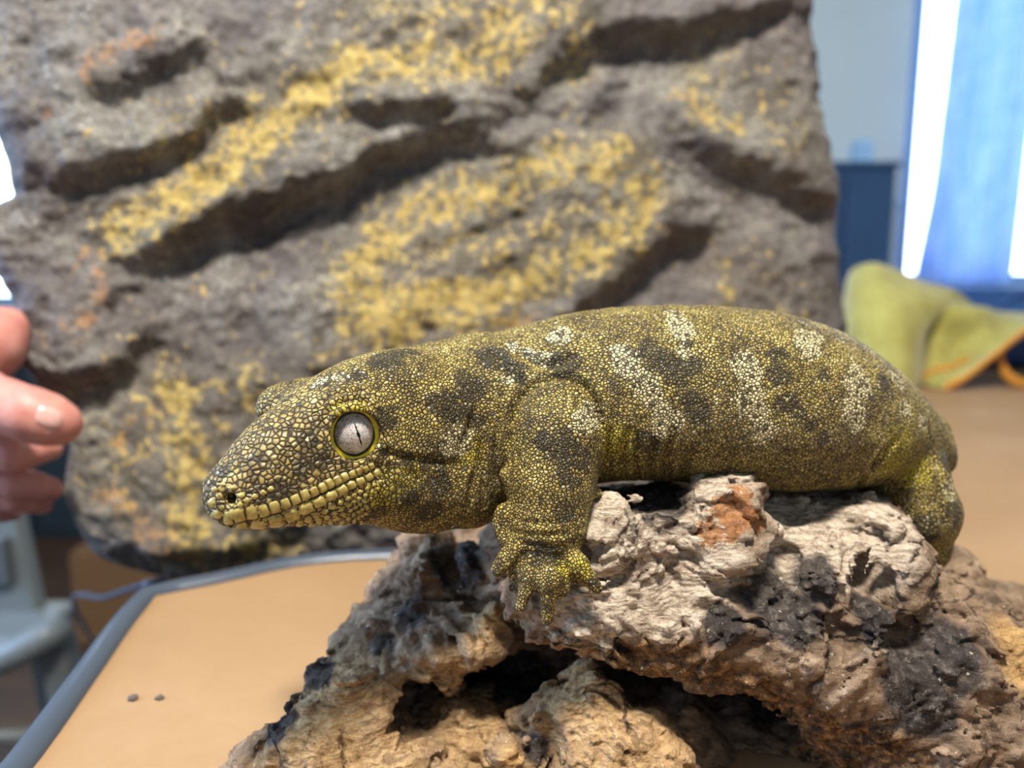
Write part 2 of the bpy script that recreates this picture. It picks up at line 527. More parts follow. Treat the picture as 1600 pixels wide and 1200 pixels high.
# ------------------------------------------------------------------ cork bark log
def build_log():
    lf = Field((-.150, .222, .806), (.315, .455, .938), 0.00100)
    def E(px, py, Y, r, k=.010, rot=None, op='u'): lf.ell(P(px, py, Y), r, k, op, rot)
    # the bark roof the animal lies on
    E(905, 880, .306, (.024, .034, .020))
    E(960, 880, .300, (.030, .036, .028))
    E(1060, 862, .304, (.032, .040, .025))
    E(1112, 800, .279, (.0105, .013, .0115), .006); E(1150, 792, .282, (.0095, .012, .0105), .005); E(1125, 850, .276, (.020, .013, .012), .007); E(1175, 830, .280, (.012, .010, .009), .006)
    E(1200, 880, .306, (.038, .042, .026))
    E(1320, 880, .309, (.030, .042, .026))
    E(1362, 840, .302, (.012, .022, .016), .006)
    E(1420, 975, .305, (.034, .045, .022))
    E(1500, 1062, .300, (.036, .050, .028))
    E(1590, 1140, .297, (.042, .055, .032))
    E(1700, 1230, .295, (.045, .06, .040))
    E(1800, 1330, .30, (.05, .06, .05))
    # front face rolling down to the ragged edge
    E(880, 925, .279, (.022, .014, .015))
    E(915, 962, .276, (.018, .011, .012), .006)
    E(990, 945, .276, (.026, .016, .020))
    E(1090, 965, .275, (.028, .018, .024))
    E(1190, 985, .274, (.028, .020, .024))
    E(1290, 1030, .276, (.030, .022, .026))
    E(1380, 1080, .276, (.034, .024, .032))
    E(1470, 1180, .275, (.036, .026, .034))
    E(1010, 860, .274, (.018, .010, .014), .006)
    E(1185, 885, .270, (.018, .009, .009), .005)
    E(1120, 905, .272, (.020, .010, .010), .005)
    E(950, 825, .276, (.014, .012, .011), .006)
    # far shoulder on the right with the cut wood
    E(1475, 910, .352, (.016, .025, .016)); E(1530, 1030, .345, (.026, .03, .020)); E(1610, 1075, .335, (.022, .03, .020), .006)
    E(1585, 1005, .340, (.012, .016, .012), .004)
    # back wall of the hollow
    E(760, 1080, .400, (.060, .024, .085)); E(960, 1100, .405, (.075, .024, .090)); E(1200, 1120, .405, (.08, .026, .09)); E(1420, 1180, .40, (.08, .03, .085))
    E(820, 900, .355, (.040, .050, .018)); E(1000, 880, .36, (.06, .05, .020)); E(1250, 890, .36, (.07, .05, .022))
    E(1010, 815, .330, (.060, .014, .013), .008); E(1250, 800, .335, (.06, .016, .014), .008); E(880, 830, .335, (.03, .014, .014), .008)
    # closed back so that no light enters the hollow from behind
    for px in range(760, 1900, 90):
        E(px, 1000 + max(0, (px - 1300) * .3), .415, (.045, .020, .06), .02); E(px, 1130, .40, (.045, .018, .045), .02)
    E(770, 930, .345, (.03, .04, .016)); E(760, 1010, .37, (.05, .03, .05)); E(850, 960, .36, (.05, .04, .03)); E(1100, 960, .38, (.12, .03, .03))
    # tube floor added over the bright table to keep the hollow dark
    
    for (px, Y, rx, ry) in ((1150, .345, .10, .060), (1350, .335, .10, .05), (760, .325, .05, .05), (1000, .33, .06, .06), (640, .30, .04, .03), (720, .285, .03, .03), (1150, .30, .06, .035), (1320, .295, .06, .035)):
        E(px, 400 + .187 * FPX / Y, Y, (rx, ry, .015), .006)
    # left wall and its ledges
    E(665, 900, .335, (.016, .030, .020)); E(620, 960, .330, (.014, .030, .022)); E(572, 1040, .320, (.014, .030, .024))
    E(690, 960, .318, (.022, .028, .013)); E(650, 1010, .306, (.026, .022, .012)); E(720, 1005, .296, (.022, .016, .0095), .006)
    E(765, 985, .292, (.006, .008, .0060), .005)
    E(690, 1055, .292, (.007, .008, .009), .006); E(600, 1050, .300, (.022, .018, .014))
    E(755, 905, .316, (.007, .010, .019), .005, Matrix.Rotation(-.55, 3, 'Y'))
    E(790, 880, .32, (.012, .02, .02), .006)
    # near lumps, lower left
    E(505, 1060, .288, (.0085, .012, .0085), .005); E(545, 1075, .280, (.013, .012, .010), .005)
    E(560, 1130, .277, (.016, .015, .015), .006)
    E(500, 1160, .272, (.020, .018, .014), .006); E(590, 1185, .272, (.020, .018, .012), .006)
    E(430, 1200, .272, (.016, .018, .014), .006); E(400, 1260, .27, (.020, .02, .016), .006)
    E(520, 1300, .280, (.055, .045, .022)); E(480, 1380, .29, (.065, .06, .014))
    # slope behind the hole
    E(715, 1170, .305, (.024, .022, .026)); E(650, 1240, .295, (.03, .03, .02))
    E(730, 1180, .288, (.026, .018, .014)); E(660, 1200, .282, (.02, .02, .012))
    E(655, 1090, .292, (.010, .030, .011), .004, None, 's')
    # centre lump with its peak
    E(915, 1062, .284, (.0095, .012, .010), .007); E(905, 1110, .277, (.017, .014, .013), .007)
    E(950, 1150, .268, (.023, .016, .013), .006); E(1010, 1185, .266, (.016, .016, .013), .006)
    E(870, 1150, .270, (.012, .014, .010), .006); E(940, 1230, .268, (.036, .026, .018), .008)
    E(840, 1190, .285, (.018, .02, .022), .006); E(1092, 1190, .292, (.009, .024, .020), .006); E(1060, 1120, .300, (.010, .02, .012), .006)
    E(790, 1185, .262, (.0075, .008, .0065), .004)
    E(860, 1330, .29, (.08, .05, .03)); E(1080, 1380, .30, (.07, .06, .018)); E(1500, 1400, .31, (.12, .06, .02))
    E(845, 1165, .259, (.008, .009, .011), .003, None, 's')
    # knot holes and pits in the bark
    E(1388, 930, .262, (.0085, .030, .0095), .003, None, 's')
    E(1255, 885, .262, (.012, .018, .0065), .002, None, 's')
    E(1215, 935, .258, (.020, .012, .0090), .005, None, 's')
    E(995, 780, .280, (.010, .014, .006), .003, None, 's')
    E(1420, 1010, .262, (.012, .012, .007), .004, None, 's')
    E(1330, 1000, .258, (.010, .008, .006), .004, None, 's')
    E(1255, 800, .285, (.006, .02, .006), .003, None, 's')
    # ---- craggy relief inside a narrow band of the field
    d = lf.d
    band = np.argwhere(np.abs(d) < .009)
    pos = (band * lf.h + lf.lo).astype(np.float32)
    w = np.stack([vnoise(pos * 38, 11), vnoise(pos * 38, 12), vnoise(pos * 38, 13)], 1) * .010
    q = pos + w
    sx = np.array([.75, 1.0, 1.35], np.float32)
    disp = fbm(q * 42 * sx, 2, .5, 20) * .0042
    disp += np.abs(fbm(q * 85 * sx, 4, .58, 30)) * .0082 - .0024          # sharp valleys
    disp += ridged(q * np.array([150, 150, 330], np.float32), 3, .5, 40) * .0013     # layered edges
    pit = vnoise(q * 120, 57)
    disp -= np.clip(pit - .45, 0, 1) * .007
    d[band[:, 0], band[:, 1], band[:, 2]] -= disp
    # flat foot on the table
    zz = lf.ax[2][None, None, :]
    np.maximum(d, (TABLE_Z + .0006 - zz), out=d)
    V, Q = lf.mesh()
    V, Q = keep_largest(V, Q)
    V = smooth_mesh(V, Q, 1, .35)
    N = vnormals(V, Q)
    V2 = V + N * ((ridged(V * np.array([260, 260, 620]) + fbm(V * 60, 2, .5, 3)[:, None] * 3, 2, .5, 60) * .00045)[:, None])
    V2[:, 2] = np.maximum(V2[:, 2], TABLE_Z + .0004)
    bvh = BVHTree.FromPolygons([tuple(p) for p in V], [tuple(q) for q in Q.tolist()])
    def blobs(lst):
        m = np.zeros(len(V))
        for px, py, Y, r in lst:
            h = bvh.ray_cast(CAM, ray(px, py).normalized())[0] if Y < .325 else None
            c = h if h is not None and h.y < .36 else P(px, py, Y)
            D = np.linalg.norm((V - np.array(c)) * np.array([1, .7, 1]), axis=1); R = M(r, c.y)
            m = np.maximum(m, np.clip(1.5 - D / R, 0, 1))
        return m
    rust = blobs([(1158, 775, .262, 22), (1135, 800, .262, 28), (1165, 805, .262, 24), (1112, 832, .262, 24), (1180, 822, .262, 16), (1145, 828, .262, 20)])
    char_shade = blobs([(1150, 1200, .33, 160), (1300, 1180, .33, 160), (1150, 1100, .36, 160), (1300, 1120, .37, 160), (950, 1050, .36, 120), (800, 1050, .36, 120), (760, 1200, .33, 100), (1190, 930, .262, 55), (1130, 975, .262, 40), (1240, 960, .262, 40), (1270, 900, .264, 40), (1380, 960, .265, 40), (1480, 1030, .27, 60), (1430, 1060, .265, 60), (640, 960, .30, 40), (500, 1050, .28, 26), (600, 1010, .30, 30),  # charcoal bark patches, plus the hollow's shade painted as dark colour
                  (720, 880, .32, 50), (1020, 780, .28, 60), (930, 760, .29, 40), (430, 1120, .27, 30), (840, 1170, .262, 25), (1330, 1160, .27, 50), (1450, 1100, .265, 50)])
    pale_lit = blobs([(960, 840, .27, 90), (1000, 870, .27, 90), (1080, 860, .27, 80), (1250, 800, .28, 90), (1330, 820, .28, 90), (1130, 760, .28, 50), (930, 940, .262, 70), (1200, 880, .265, 50), (1040, 920, .265, 70)])  # pale bark, with key light on the log top painted in
    core = blobs([(1588, 1000, .32, 34), (1592, 1045, .32, 34), (800, 1185, .258, 20), (1560, 960, .34, 14)])
    tan = blobs([(540, 1120, .27, 90), (500, 1180, .27, 110), (600, 1190, .265, 80), (950, 1130, .265, 130), (1000, 1190, .265, 120), (700, 1060, .28, 50), (760, 985, .29, 40), (760, 1150, .29, 90)])
    raw = blobs([(1100, 1060, .27, 60), (1180, 1085, .27, 60), (1250, 1130, .27, 70), (1320, 1190, .268, 90), (1000, 1035, .27, 50), (1060, 1040, .27, 50), (1390, 1190, .265, 60)])
    t = NT('cork_bark')
    n1 = t.noise(70, 8, .66, .8); n2 = t.noise(260, 6, .7, .3); n3 = t.noise(25, 5, .6, .6)
    fib = t.noise(160, 6, .65, 1.6, t.scaled((.6, .6, 3.2)))
    col = t.ramp(n1, [(.26, (.040, .026, .018)), (.40, (.135, .088, .056)), (.52, (.27, .180, .112)), (.66, (.40, .285, .185)), (.85, (.52, .40, .28))])
    col = t.mix(t.math('MULTIPLY', t.attr('tan'), .92), col, t.ramp(t.math('ADD', t.math('MULTIPLY', fib, .5), t.math('MULTIPLY', n2, .5)), [(.34, (.10, .052, .022)), (.45, (.38, .225, .098)), (.56, (.58, .375, .175)), (.70, (.70, .50, .27))]))
    col = t.mix(t.ramp(t.math('ADD', t.attr('pale_lit'), t.math('MULTIPLY', t.math('SUBTRACT', n1, .5), 1.2)), [(.1, 0), (.6, .95)]), col,
                t.ramp(t.math('ADD', t.math('MULTIPLY', fib, .55), t.math('MULTIPLY', n2, .45)), [(.34, (.10, .062, .040)), (.43, (.42, .32, .23)), (.54, (.66, .545, .41)), (.70, (.80, .70, .57))]))
    col = t.mix(t.ramp(t.math('ADD', t.math('ADD', t.attr('char_shade'), t.math('MULTIPLY', t.math('SUBTRACT', n3, .5), 2.4)), t.math('MULTIPLY', t.math('SUBTRACT', n1, .5), 1.4)), [(.34, 0), (.66, .92)]), col,
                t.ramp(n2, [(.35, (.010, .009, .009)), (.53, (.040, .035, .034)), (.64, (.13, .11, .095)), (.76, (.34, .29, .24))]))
    col = t.mix(t.ramp(t.math('ADD', t.attr('raw'), t.math('MULTIPLY', t.math('SUBTRACT', n1, .5), .8)), [(.25, 0), (.7, .9)]), col,
                t.ramp(n2, [(.38, (.022, .012, .008)), (.50, (.14, .070, .026)), (.62, (.34, .18, .065)), (.75, (.52, .31, .13))]))
    col = t.mix(t.math('MULTIPLY', t.ramp(t.math('ADD', t.attr('rust'), t.math('MULTIPLY', t.math('SUBTRACT', t.noise(420, 6, .7, .6), .5), 3.6)), [(.55, 0), (.62, .92)]), t.ramp(t.attr('rust'), [(.02, 0), (.15, 1)])), col, t.ramp(n2, [(.4, (.30, .12, .04)), (.6, (.50, .23, .09))]))
    col = t.mix(t.math('MULTIPLY', t.attr('core'), .85), col, t.ramp(fib, [(.35, (.36, .19, .06)), (.6, (.62, .39, .15))]))
    fl = t.vor(420, rnd=1.0)
    col = t.mix(t.ramp(t.noise(420, 3), [(.68, 0), (.72, .7)]), col, (.66, .57, .45))
    col = t.mix(t.ramp(t.noise(330, 4, .6, 1.0, t.scaled((1, 1, 1.4), (.4, .2, .7))), [(.28, .85), (.36, 0)]), col, (.016, .011, .009))
    # dark drying cracks, and fine growth lines on the broken faces
    wn = t.n('TexNoise', Vector=t.co, Scale=45.0, Detail=4.0)
    wo = t.n('VectorMath', _operation='SCALE'); t.put(wo.inputs[0], wn.outputs['Color']); wo.inputs['Scale'].default_value = .022
    wv = t.n('VectorMath', _operation='ADD'); t.put(wv.inputs[0], t.co); t.put(wv.inputs[1], wo.outputs[0])
    ck = t.vor(48, 'DISTANCE_TO_EDGE', 1.0, wv.outputs[0])
    ckm = t.ramp(t.math('ADD', ck, t.math('MULTIPLY', n2, .10)), [(.045, 1), (.085, 0)])
    ckm = t.math('MULTIPLY', ckm, t.ramp(n3, [(.52, 0), (.64, 1)]))
    col = t.mix(t.math('MULTIPLY', ckm, .85), col, (.014, .010, .008))
    wave = t.n('TexWave', Vector=wv.outputs[0], Scale=150.0, Distortion=3.5, Detail=3.0, Detail__Scale=1.6); wave.bands_direction = 'Z'
    wl = wave.outputs[1]
    wmask = t.math('MULTIPLY', t.math('MAXIMUM', t.attr('pale_lit'), t.attr('tan')), t.ramp(n1, [(.40, 0), (.55, 1)]))
    col = t.mix(t.math('MULTIPLY', t.math('MULTIPLY', t.ramp(wl, [(.15, 1), (.45, 0)]), wmask), .45), col, (.09, .055, .03))
    nm = t.bump(n2, .85, .0030)
    nm = t.bump(t.math('MULTIPLY', wl, wmask), .35, .0010, nm)
    nm = t.bump(t.math('SUBTRACT', 1.0, ckm), .8, .0016, nm)
    nm = t.bump(fib, .55, .0016, nm)
    mat = t.done(col, .88, nm, .25)
    o = np_mesh('cork_bark', V2, Q, mat, attrs={'rust': rust, 'char_shade': char_shade, 'pale_lit': pale_lit, 'core': core, 'tan': tan, 'raw': raw})
    tag(o, 'craggy hollow cork bark log standing on the tan table', 'log')
    return o
build_log()
# ------------------------------------------------------------------ gecko
def v3(p): return np.array([p[0], p[1], p[2]], float)

def build_gecko():
    gf = Field((-0.104, 0.222, 0.812), (0.192, 0.400, 0.992), 0.00078)
    # --- trunk: stations (pixel column, top row, bottom row, depth, half width)
    st = [(640, 570, 790, .300, .016), (700, 543, 812, .298, .0225), (760, 524, 806, .299, .0265), (820, 508, 790, .302, .029),
          (880, 493, 772, .304, .031), (960, 481, 757, .306, .034), (1050, 477, 757, .309, .036), (1150, 480, 768, .313, .037),
          (1250, 495, 772, .318, .036), (1330, 528, 768, .326, .034), (1390, 572, 755, .335, .030), (1430, 614, 745, .344, .025),
          (1460, 660, 742, .351, .019), (1484, 715, 750, .357, .010)]
    xs, yc, zc, hz, wy = [], [], [], [], []
    for px, t, b, Y, w in st:
        a = P(px, t, Y); c = P(px, b, Y - 0.3 * w)
        xs.append(a.x); yc.append(Y); zc.append((a.z + c.z) / 2); hz.append((a.z - c.z) / 2); wy.append(w)
    s, g = gf.box((xs[0] - .004, .25, .80), (xs[-1] + .004, .41, .99))
    X = g[0][:, 0, 0]
    f = lambda ys: interp(X, xs, ys).astype(np.float32)[:, None, None]
    h_, w_ = f(hz), f(wy)
    dy = (g[1] - f(yc)) / w_; dz = (g[2] - f(zc)) / h_
    q = (np.abs(dy) ** 2.15 + np.abs(dz) ** 2.15) ** (1 / 2.15)
    d = (q - 1) * np.minimum(h_, w_)
    out = np.maximum(xs[0] - g[0], g[0] - xs[-1])
    d = np.maximum(d, out)
    gf.put(s, d, 0.004)

    # --- head: straight axis, turned toward the camera
    A0 = P(335, 785, .238); A1 = P(665, 690, .290)
    a = Vector((A1.x - A0.x, A1.y - A0.y, 0)); L = a.length; a.normalize()
    lat = Vector((-a.y * -1, -a.x, 0))            # towards the near side
    lat = Vector((a.y, -a.x, 0))
    hs = [(333, 757, 806, 3.5), (338, 742, 815, 6.5), (348, 728, 826, 9.0), (364, 706, 830, 11.5), (390, 676, 834, 14), (420, 650, 833, 16),
          (455, 627, 833, 18), (495, 597, 833, 20), (540, 571, 833, 22.0), (590, 552, 833, 23.6), (640, 544, 831, 24.2), (690, 542, 822, 23), (730, 538, 812, 21)]
    ts, zt, zb, hw = [], [], [], []
    for px, t, b, w in hs:
        # depth along the axis plane for this pixel column
        dd = ray(px, 700)
        # intersect the ray (plan view) with the axis line
        k = (A0.x * a.y - A0.y * a.x) / (dd.x * a.y - dd.y * a.x)
        Y = dd.y * k; xx = dd.x * k
        ts.append((xx - A0.x) * a.x + (Y - A0.y) * a.y)
        zt.append(P(px, t, Y).z); zb.append(P(px, b, Y - .62 * w * .001).z); hw.append(w * .001)
    s, g = gf.box((-.104, .222, .81), (.02, .345, .99))
    T = (g[0] - A0.x) * a.x + (g[1] - A0.y) * a.y
    Lt = (g[0] - A0.x) * lat.x + (g[1] - A0.y) * lat.y
    fi = lambda ys: interp(T.ravel(), ts, ys).reshape(T.shape).astype(np.float32)
    top, bot, w_ = fi(zt), fi(zb), fi(hw)
    zc_, h_ = (top + bot) / 2 - (top - bot) * 0.10, None
    up_h, dn_h = top - zc_, zc_ - bot
    dz = g[2] - zc_
    dzn = np.where(dz > 0, dz / up_h, dz / dn_h)
    lw = np.abs(Lt) / w_
    # flatter crown and belly: exponent differs above / below
    q = np.where(dz > 0, (lw ** 2.3 + np.abs(dzn) ** 2.3) ** (1 / 2.3), (lw ** 2.7 + np.abs(dzn) ** 2.7) ** (1 / 2.7))
    d = (q - 1) * np.minimum(np.minimum(up_h, dn_h), w_)
    d = np.maximum(d, np.maximum(ts[0] - T, T - ts[-1]))
    gf.put(s, d, 0.008)

    def mirror(p):
        p = Vector(p); r = p - A0; dl = r.x * lat.x + r.y * lat.y
        return p - lat * (2 * dl)
    # eyes
    E = P(552, 676, .2545); ER = .0072
    en = Vector((.30, -.95, .06)).normalized()
    en2 = Vector(en); en2 = en2 - lat * (2 * en2.dot(lat))
    E2 = mirror(E)
    ridge = P(540, 636, .2575); ridge2 = mirror(ridge)
    for (c, nn, rg) in ((E, en, ridge), (E2, en2, ridge2)):
        gf.ell(c - nn * .0035, (.0108,) * 3, .006)
        gf.ell(rg, (.011, .0085, .0042), .006)
        gf.ell(c + nn * .0040, (.0082,) * 3, .0012, 's')
    far_r = P(432, 637, .283)
    gf.ell(far_r, (.0066, .006, .0066), .008)
    gf.ell(P(462, 631, .287), (.0085, .006, .0048), .010)
    gf.ell(P(490, 618, .290), (.008, .006, .0046), .010)
    # snout: pad above the lip and nostrils
    N1 = P(360, 780, .2335)
    gf.ell(P(372, 770, .2425), (.0085, .007, .0075), .006)
    gf.ell(mirror(P(372, 770, .2425)), (.0085, .007, .0075), .006)
    # jaw muscle bulge
    gf.ell(P(660, 770, .277), (.017, .008, .0125), .012)
    gf.ell(P(655, 640, .276), (.017, .007, .011), .012)
    gf.ell(mirror(P(660, 770, .277)), (.017, .008, .0125), .012)
    # throat fold
    gf.ell(P(742, 770, .285), (.009, .010, .0125), .006)
    gf.ell(P(735, 700, .281), (.007, .006, .010), .008)

    # --- near front leg
    arm = [(872, 636, .282), (868, 680, .2755), (862, 745, .2725), (855, 815, .2695), (850, 862, .268)]
    gf.chain([v3(P(*p)) for p in arm], [.0140, .0157, .0155, .0140, .0122], .0022)
    gf.ell(P(902, 700, .2745), (.008, .008, .013), .004)
    gf.ell(P(848, 882, .2668), (.0135, .0068, .0085), .005)
    fingers = [([(815, 846, .262), (795, 868, .2575), (788, 878, .2565), (779, 890, .2560)], [.0040, .0030, .0026, .0027]),
               ([(824, 868, .261), (809, 888, .2585), (804, 900, .2580)], [.0036, .0027, .0023]),
               ([(834, 874, .2600), (828, 900, .2545), (822, 922, .2530), (814, 946, .2525)], [.0044, .0040, .0024, .0021]),
               ([(856, 876, .2600), (857, 905, .2530), (857, 932, .2515), (855, 968, .2515)], [.0048, .0048, .0027, .0021]),
               ([(882, 864, .2620), (902, 885, .2575), (916, 899, .2565), (933, 919, .2560)], [.0046, .0040, .0026, .0020])]
    for pts, rr in fingers:
        gf.chain([v3(P(*p)) for p in pts], rr, .0013)
    gf.ell(P(869, 914, .2555), (.0050, .0024, .0056), .0014)
    gf.ell(P(840, 905, .2565), (.0040, .0022, .0050), .0014)
    gf.ell(P(893, 895, .2595), (.0072, .0024, .0042), .0016)
    # fringe flaps along the leg
    for (px, py, Y, r) in [(793, 741, .269, .0024), (797, 753, .269, .0020), (800, 767, .269, .0022), (788, 795, .267, .0022), (783, 806, .2665, .0023), (780, 818, .266, .0022), (785, 832, .2655, .0024), (792, 846, .265, .0026), (927, 815, .271, .0020), (931, 770, .272, .0020)]:
        gf.ell(P(px, py, Y), (r * 1.25, r * 1.1, r), .0018)
    # --- hind leg
    hind = [(1392, 705, .330), (1418, 745, .3235), (1440, 800, .321), (1436, 850, .325), (1432, 880, .331), (1425, 892, .338)]
    gf.chain([v3(P(*p)) for p in hind], [.0150, .0150, .0145, .0120, .0090, .0065], .004)
    gf.ell(P(1405, 760, .325), (.0125, .009, .011), .005)
    for k in range(4):
        gf.chain([v3(P(1428, 888, .336)), v3(P(1395 + 14 * k, 905 + 3 * k, .342 + .004 * k))], [.004, .002], .002)
    # --- tail hanging behind
    tail = [(1462, 690, .352), (1482, 750, .354), (1486, 800, .355), (1474, 850, .358), (1460, 885, .362), (1452, 915, .366)]
    gf.chain([v3(P(*p)) for p in tail], [.0125, .0085, .0072, .0064, .005, .003], .005)
    # --- far legs, gripping the back of the log
    gf.chain([v3(P(*p)) for p in [(860, 640, .328), (872, 700, .346), (868, 770, .352)]], [.013, .012, .009], .005)
    for k in range(4):
        gf.chain([v3(P(868, 770, .352)), v3(P(845 + 17 * k, 800, .356))], [.005, .0022], .002)
    gf.chain([v3(P(*p)) for p in [(1390, 690, .356), (1390, 740, .374), (1380, 790, .376)]], [.014, .013, .010], .005)
    for k in range(4):
        gf.chain([v3(P(1380, 790, .376)), v3(P(1350 + 17 * k, 812, .380))], [.005, .0022], .002)
    # nostrils
    for c in (N1, mirror(N1)):
        gf.ell(c, (.0019, .0060, .0021), .0006, 's')
    V, Q = gf.mesh()
    V, Q = keep_largest(V, Q)
    V = smooth_mesh(V, Q, 2, .4)
    bvh = BVHTree.FromPolygons([tuple(p) for p in V], [tuple(q) for q in Q.tolist()])
    def surf(px, py):
        for k in range(40):
            d = ray(px, py - k * 1.0).normalized()
            h = bvh.ray_cast(CAM, d)
            if h[0] is None: h = bvh.ray_cast(CAM, ray(px, py + k * 1.0).normalized()) if py < 640 else h
            if h[0] is not None: return h[0], h[1], k
        return None, None, 99

    # --- skin folds pressed into the surface
    N = vnormals(V, Q)
    def crease(pts, width, depth, lift=0.0):
        nonlocal V
        C = spline([surf(*p)[0] for p in pts], 40)
        TW = np.sqrt(np.sin(np.pi * (np.arange(40) + 1.5) / 42))
        lo = C.min(0) - width * 4; hi = C.max(0) + width * 4
        idx = np.nonzero(((V > lo) & (V < hi)).all(1))[0]
        D = np.full(len(idx), 1e9)
        W_ = np.zeros(len(idx))
        for c, tw in zip(C, TW):
            d2 = ((V[idx] - c) ** 2).sum(1); m = d2 < D; D[m] = d2[m]; W_[m] = tw
        D = np.sqrt(D)
        prof = -depth * np.exp(-(D / width) ** 2) + lift * np.exp(-((D - 2 * width) / width) ** 2)
        V[idx] += N[idx] * (prof * W_)[:, None]
    crease([(742, 640), (735, 662), (722, 690)], .0012, .0016, .0005)                 # ear
    crease([(598, 706), (640, 716), (690, 722), (728, 727)], .0013, .0010, .0004)     # cheek line
    crease([(335, 823), (358, 823), (383, 816), (411, 811), (439, 801), (467, 789), (492, 778), (517, 766), (542, 753), (567, 742), (594, 729)], .0009, .0009)
    crease([(790, 540), (825, 562), (862, 572), (900, 556)], .0016, .0016, .0009)
    crease([(770, 552), (800, 590), (820, 600)], .0016, .0012, .0008)
    crease([(800, 655), (815, 622), (845, 598), (880, 590), (912, 602), (932, 636), (943, 690), (941, 745)], .0015, .0020, .0006)
    crease([(805, 640), (796, 690), (792, 740)], .0015, .0012, .0004)
    crease([(745, 720), (735, 770), (722, 825)], .0012, .0010, .0005)
    crease([(760, 660), (752, 720), (758, 790)], .0012, .0010, .0005)
    crease([(782, 640), (775, 700), (778, 760)], .0012, .0010, .0005)
    for x0, y0, bend in ((953, 640, 6), (972, 672, 10), (993, 655, 4), (1016, 690, 8), (1040, 676, 12), (1070, 700, 14)):
        crease([(x0 + bend, y0), (x0, (y0 + 744) / 2), (x0 + 2, 748)], .0014, .0013, .0008)
    crease([(1400, 688), (1378, 712), (1350, 745), (1338, 762)], .0016, .0020, .0006)
    crease([(1330, 730), (1290, 755), (1250, 766)], .0016, .0008, .0005)
    crease([(1452, 668), (1462, 720), (1470, 780), (1474, 830)], .0014, .0014, .0003)
    for (y0, dx) in ((830, 0), (846, -2), (812, 3)):
        crease([(800 + dx, y0), (850, y0 + 6), (912, y0 - 6)], .0010, .0005, .0003)
    for (xa, ya, xb, yb) in ((840, 865, 832, 890), (868, 865, 872, 895), (820, 860, 812, 885)):
        crease([(xa, ya), ((xa + xb) / 2, (ya + yb) / 2), (xb, yb)], .0010, .0008)
    for rr, dp in ((53, .0011), (66, .0006)):
        crease([(552 + rr * math.cos(x), 676 - rr * .98 * math.sin(x)) for x in np.linspace(2.9, .5, 7)], .0011, dp, .0004)
    # low lumpy relief of the hide
    N = vnormals(V, Q)
    V += N * (fbm(V * 160, 3, .5, 5) * .00045)[:, None]

    # --- markings
    def blobs(lst, soft=0.6):
        m = np.zeros(len(V))
        for px, py, r in lst:
            p = surf(px, py)[0]
            if p is None: continue
            R = M(r, p.y) * 1.15
            D = np.linalg.norm(V - np.array(p), axis=1)
            m = np.maximum(m, np.clip((R * (1 + soft) - D) / (R * soft), 0, 1))
        return m
    pale = blobs([(975, 557, 15), (981, 571, 14), (966, 552, 8), (1009, 604, 15), (1019, 620, 13), (1026, 634, 9), (1044, 660, 18), (1030, 668, 10),
                  (1060, 503, 13), (1069, 519, 12), (1052, 490, 10), (875, 522, 14), (1166, 572, 17), (1178, 588, 11), (1172, 626, 20),
                  (1186, 644, 12), (1194, 676, 14), (1262, 541, 16), (1256, 519, 10), (1275, 527, 10), (1341, 597, 20), (1334, 642, 17), (1340, 662, 10),
                  (1403, 594, 12), (1416, 638, 11), (1441, 660, 10), (1484, 765, 12), (837, 557, 9), (822, 551, 7), (850, 562, 8), (794, 591, 8), (925, 647, 16),
                  (912, 660, 14), (712, 690, 18), (728, 680, 10), (500, 596, 10), (530, 590, 10), (800, 540, 8), (1068, 550, 8)])
    dark = blobs([(1037, 563, 18), (1059, 582, 18), (1015, 547, 14), (1085, 570, 10), (1070, 535, 10), (878, 569, 18), (895, 565, 10), (809, 582, 14), (778, 563, 16), (760, 553, 12),
                  (715, 635, 18), (731, 594, 16), (745, 610, 12), (1218, 557, 12), (1212, 585, 13), (1228, 588, 8), (1234, 630, 12), (1220, 633, 10), (1250, 650, 9), (1268, 664, 9),
                  (1287, 685, 9), (1287, 585, 9), (1381, 600, 12), (1390, 612, 10), (1340, 613, 8), (1360, 618, 8), (875, 697, 22), (900, 720, 20), (892, 745, 16), (850, 690, 12),
                  (608, 559, 20), (625, 548, 14), (590, 566, 12), (640, 548, 12), (561, 587, 9), (505, 600, 8), (599, 656, 15), (612, 648, 10), (702, 634, 18), (680, 628, 12),
                  (640, 718, 9), (665, 722, 9), (690, 724, 10), (600, 706, 8), (742, 656, 8), (1010, 690, 16), (1090, 640, 16), (1080, 625, 10), (1478, 720, 16), (1488, 800, 16),
                  (1440, 830, 20), (1420, 845, 18), (840, 865, 16), (865, 868, 14), (930, 912, 8), (855, 950, 6), (880, 800, 14), (560, 815, 12), (590, 800, 12), (670, 800, 16), (640, 780, 12),
                  (480, 690, 12), (500, 720, 12), (470, 735, 12), (420, 775, 14), (440, 765, 14), (400, 770, 10), (450, 622, 8), (350, 735, 10), (330, 762, 8), (345, 790, 6), (690, 760, 14)])
    yel = blobs([(734, 704, 14), (738, 690, 9), (960, 690, 18), (985, 690, 14), (1410, 700, 22), (1400, 720, 18), (1430, 735, 16), (1395, 680, 10), (915, 885, 12), (880, 890, 10), (925, 800, 9),
                 (560, 640, 8), (530, 640, 8), (600, 770, 20), (640, 750, 14)], 1.0)
    # large plates on the snout and lower jaw
    tip = np.array(A0); Dt = np.linalg.norm(V - tip, axis=1)
    big = np.clip((.060 - Dt) / .022, 0, 1)

    # ---- materials
    t = NT('gecko_skin')
    big_a, pale_a, dark_a, yel_a = t.attr('big'), t.attr('pale'), t.attr('dark'), t.attr('yellow')
    w1 = t.n('TexNoise', Vector=t.co, Scale=300.0, Detail=1.0)
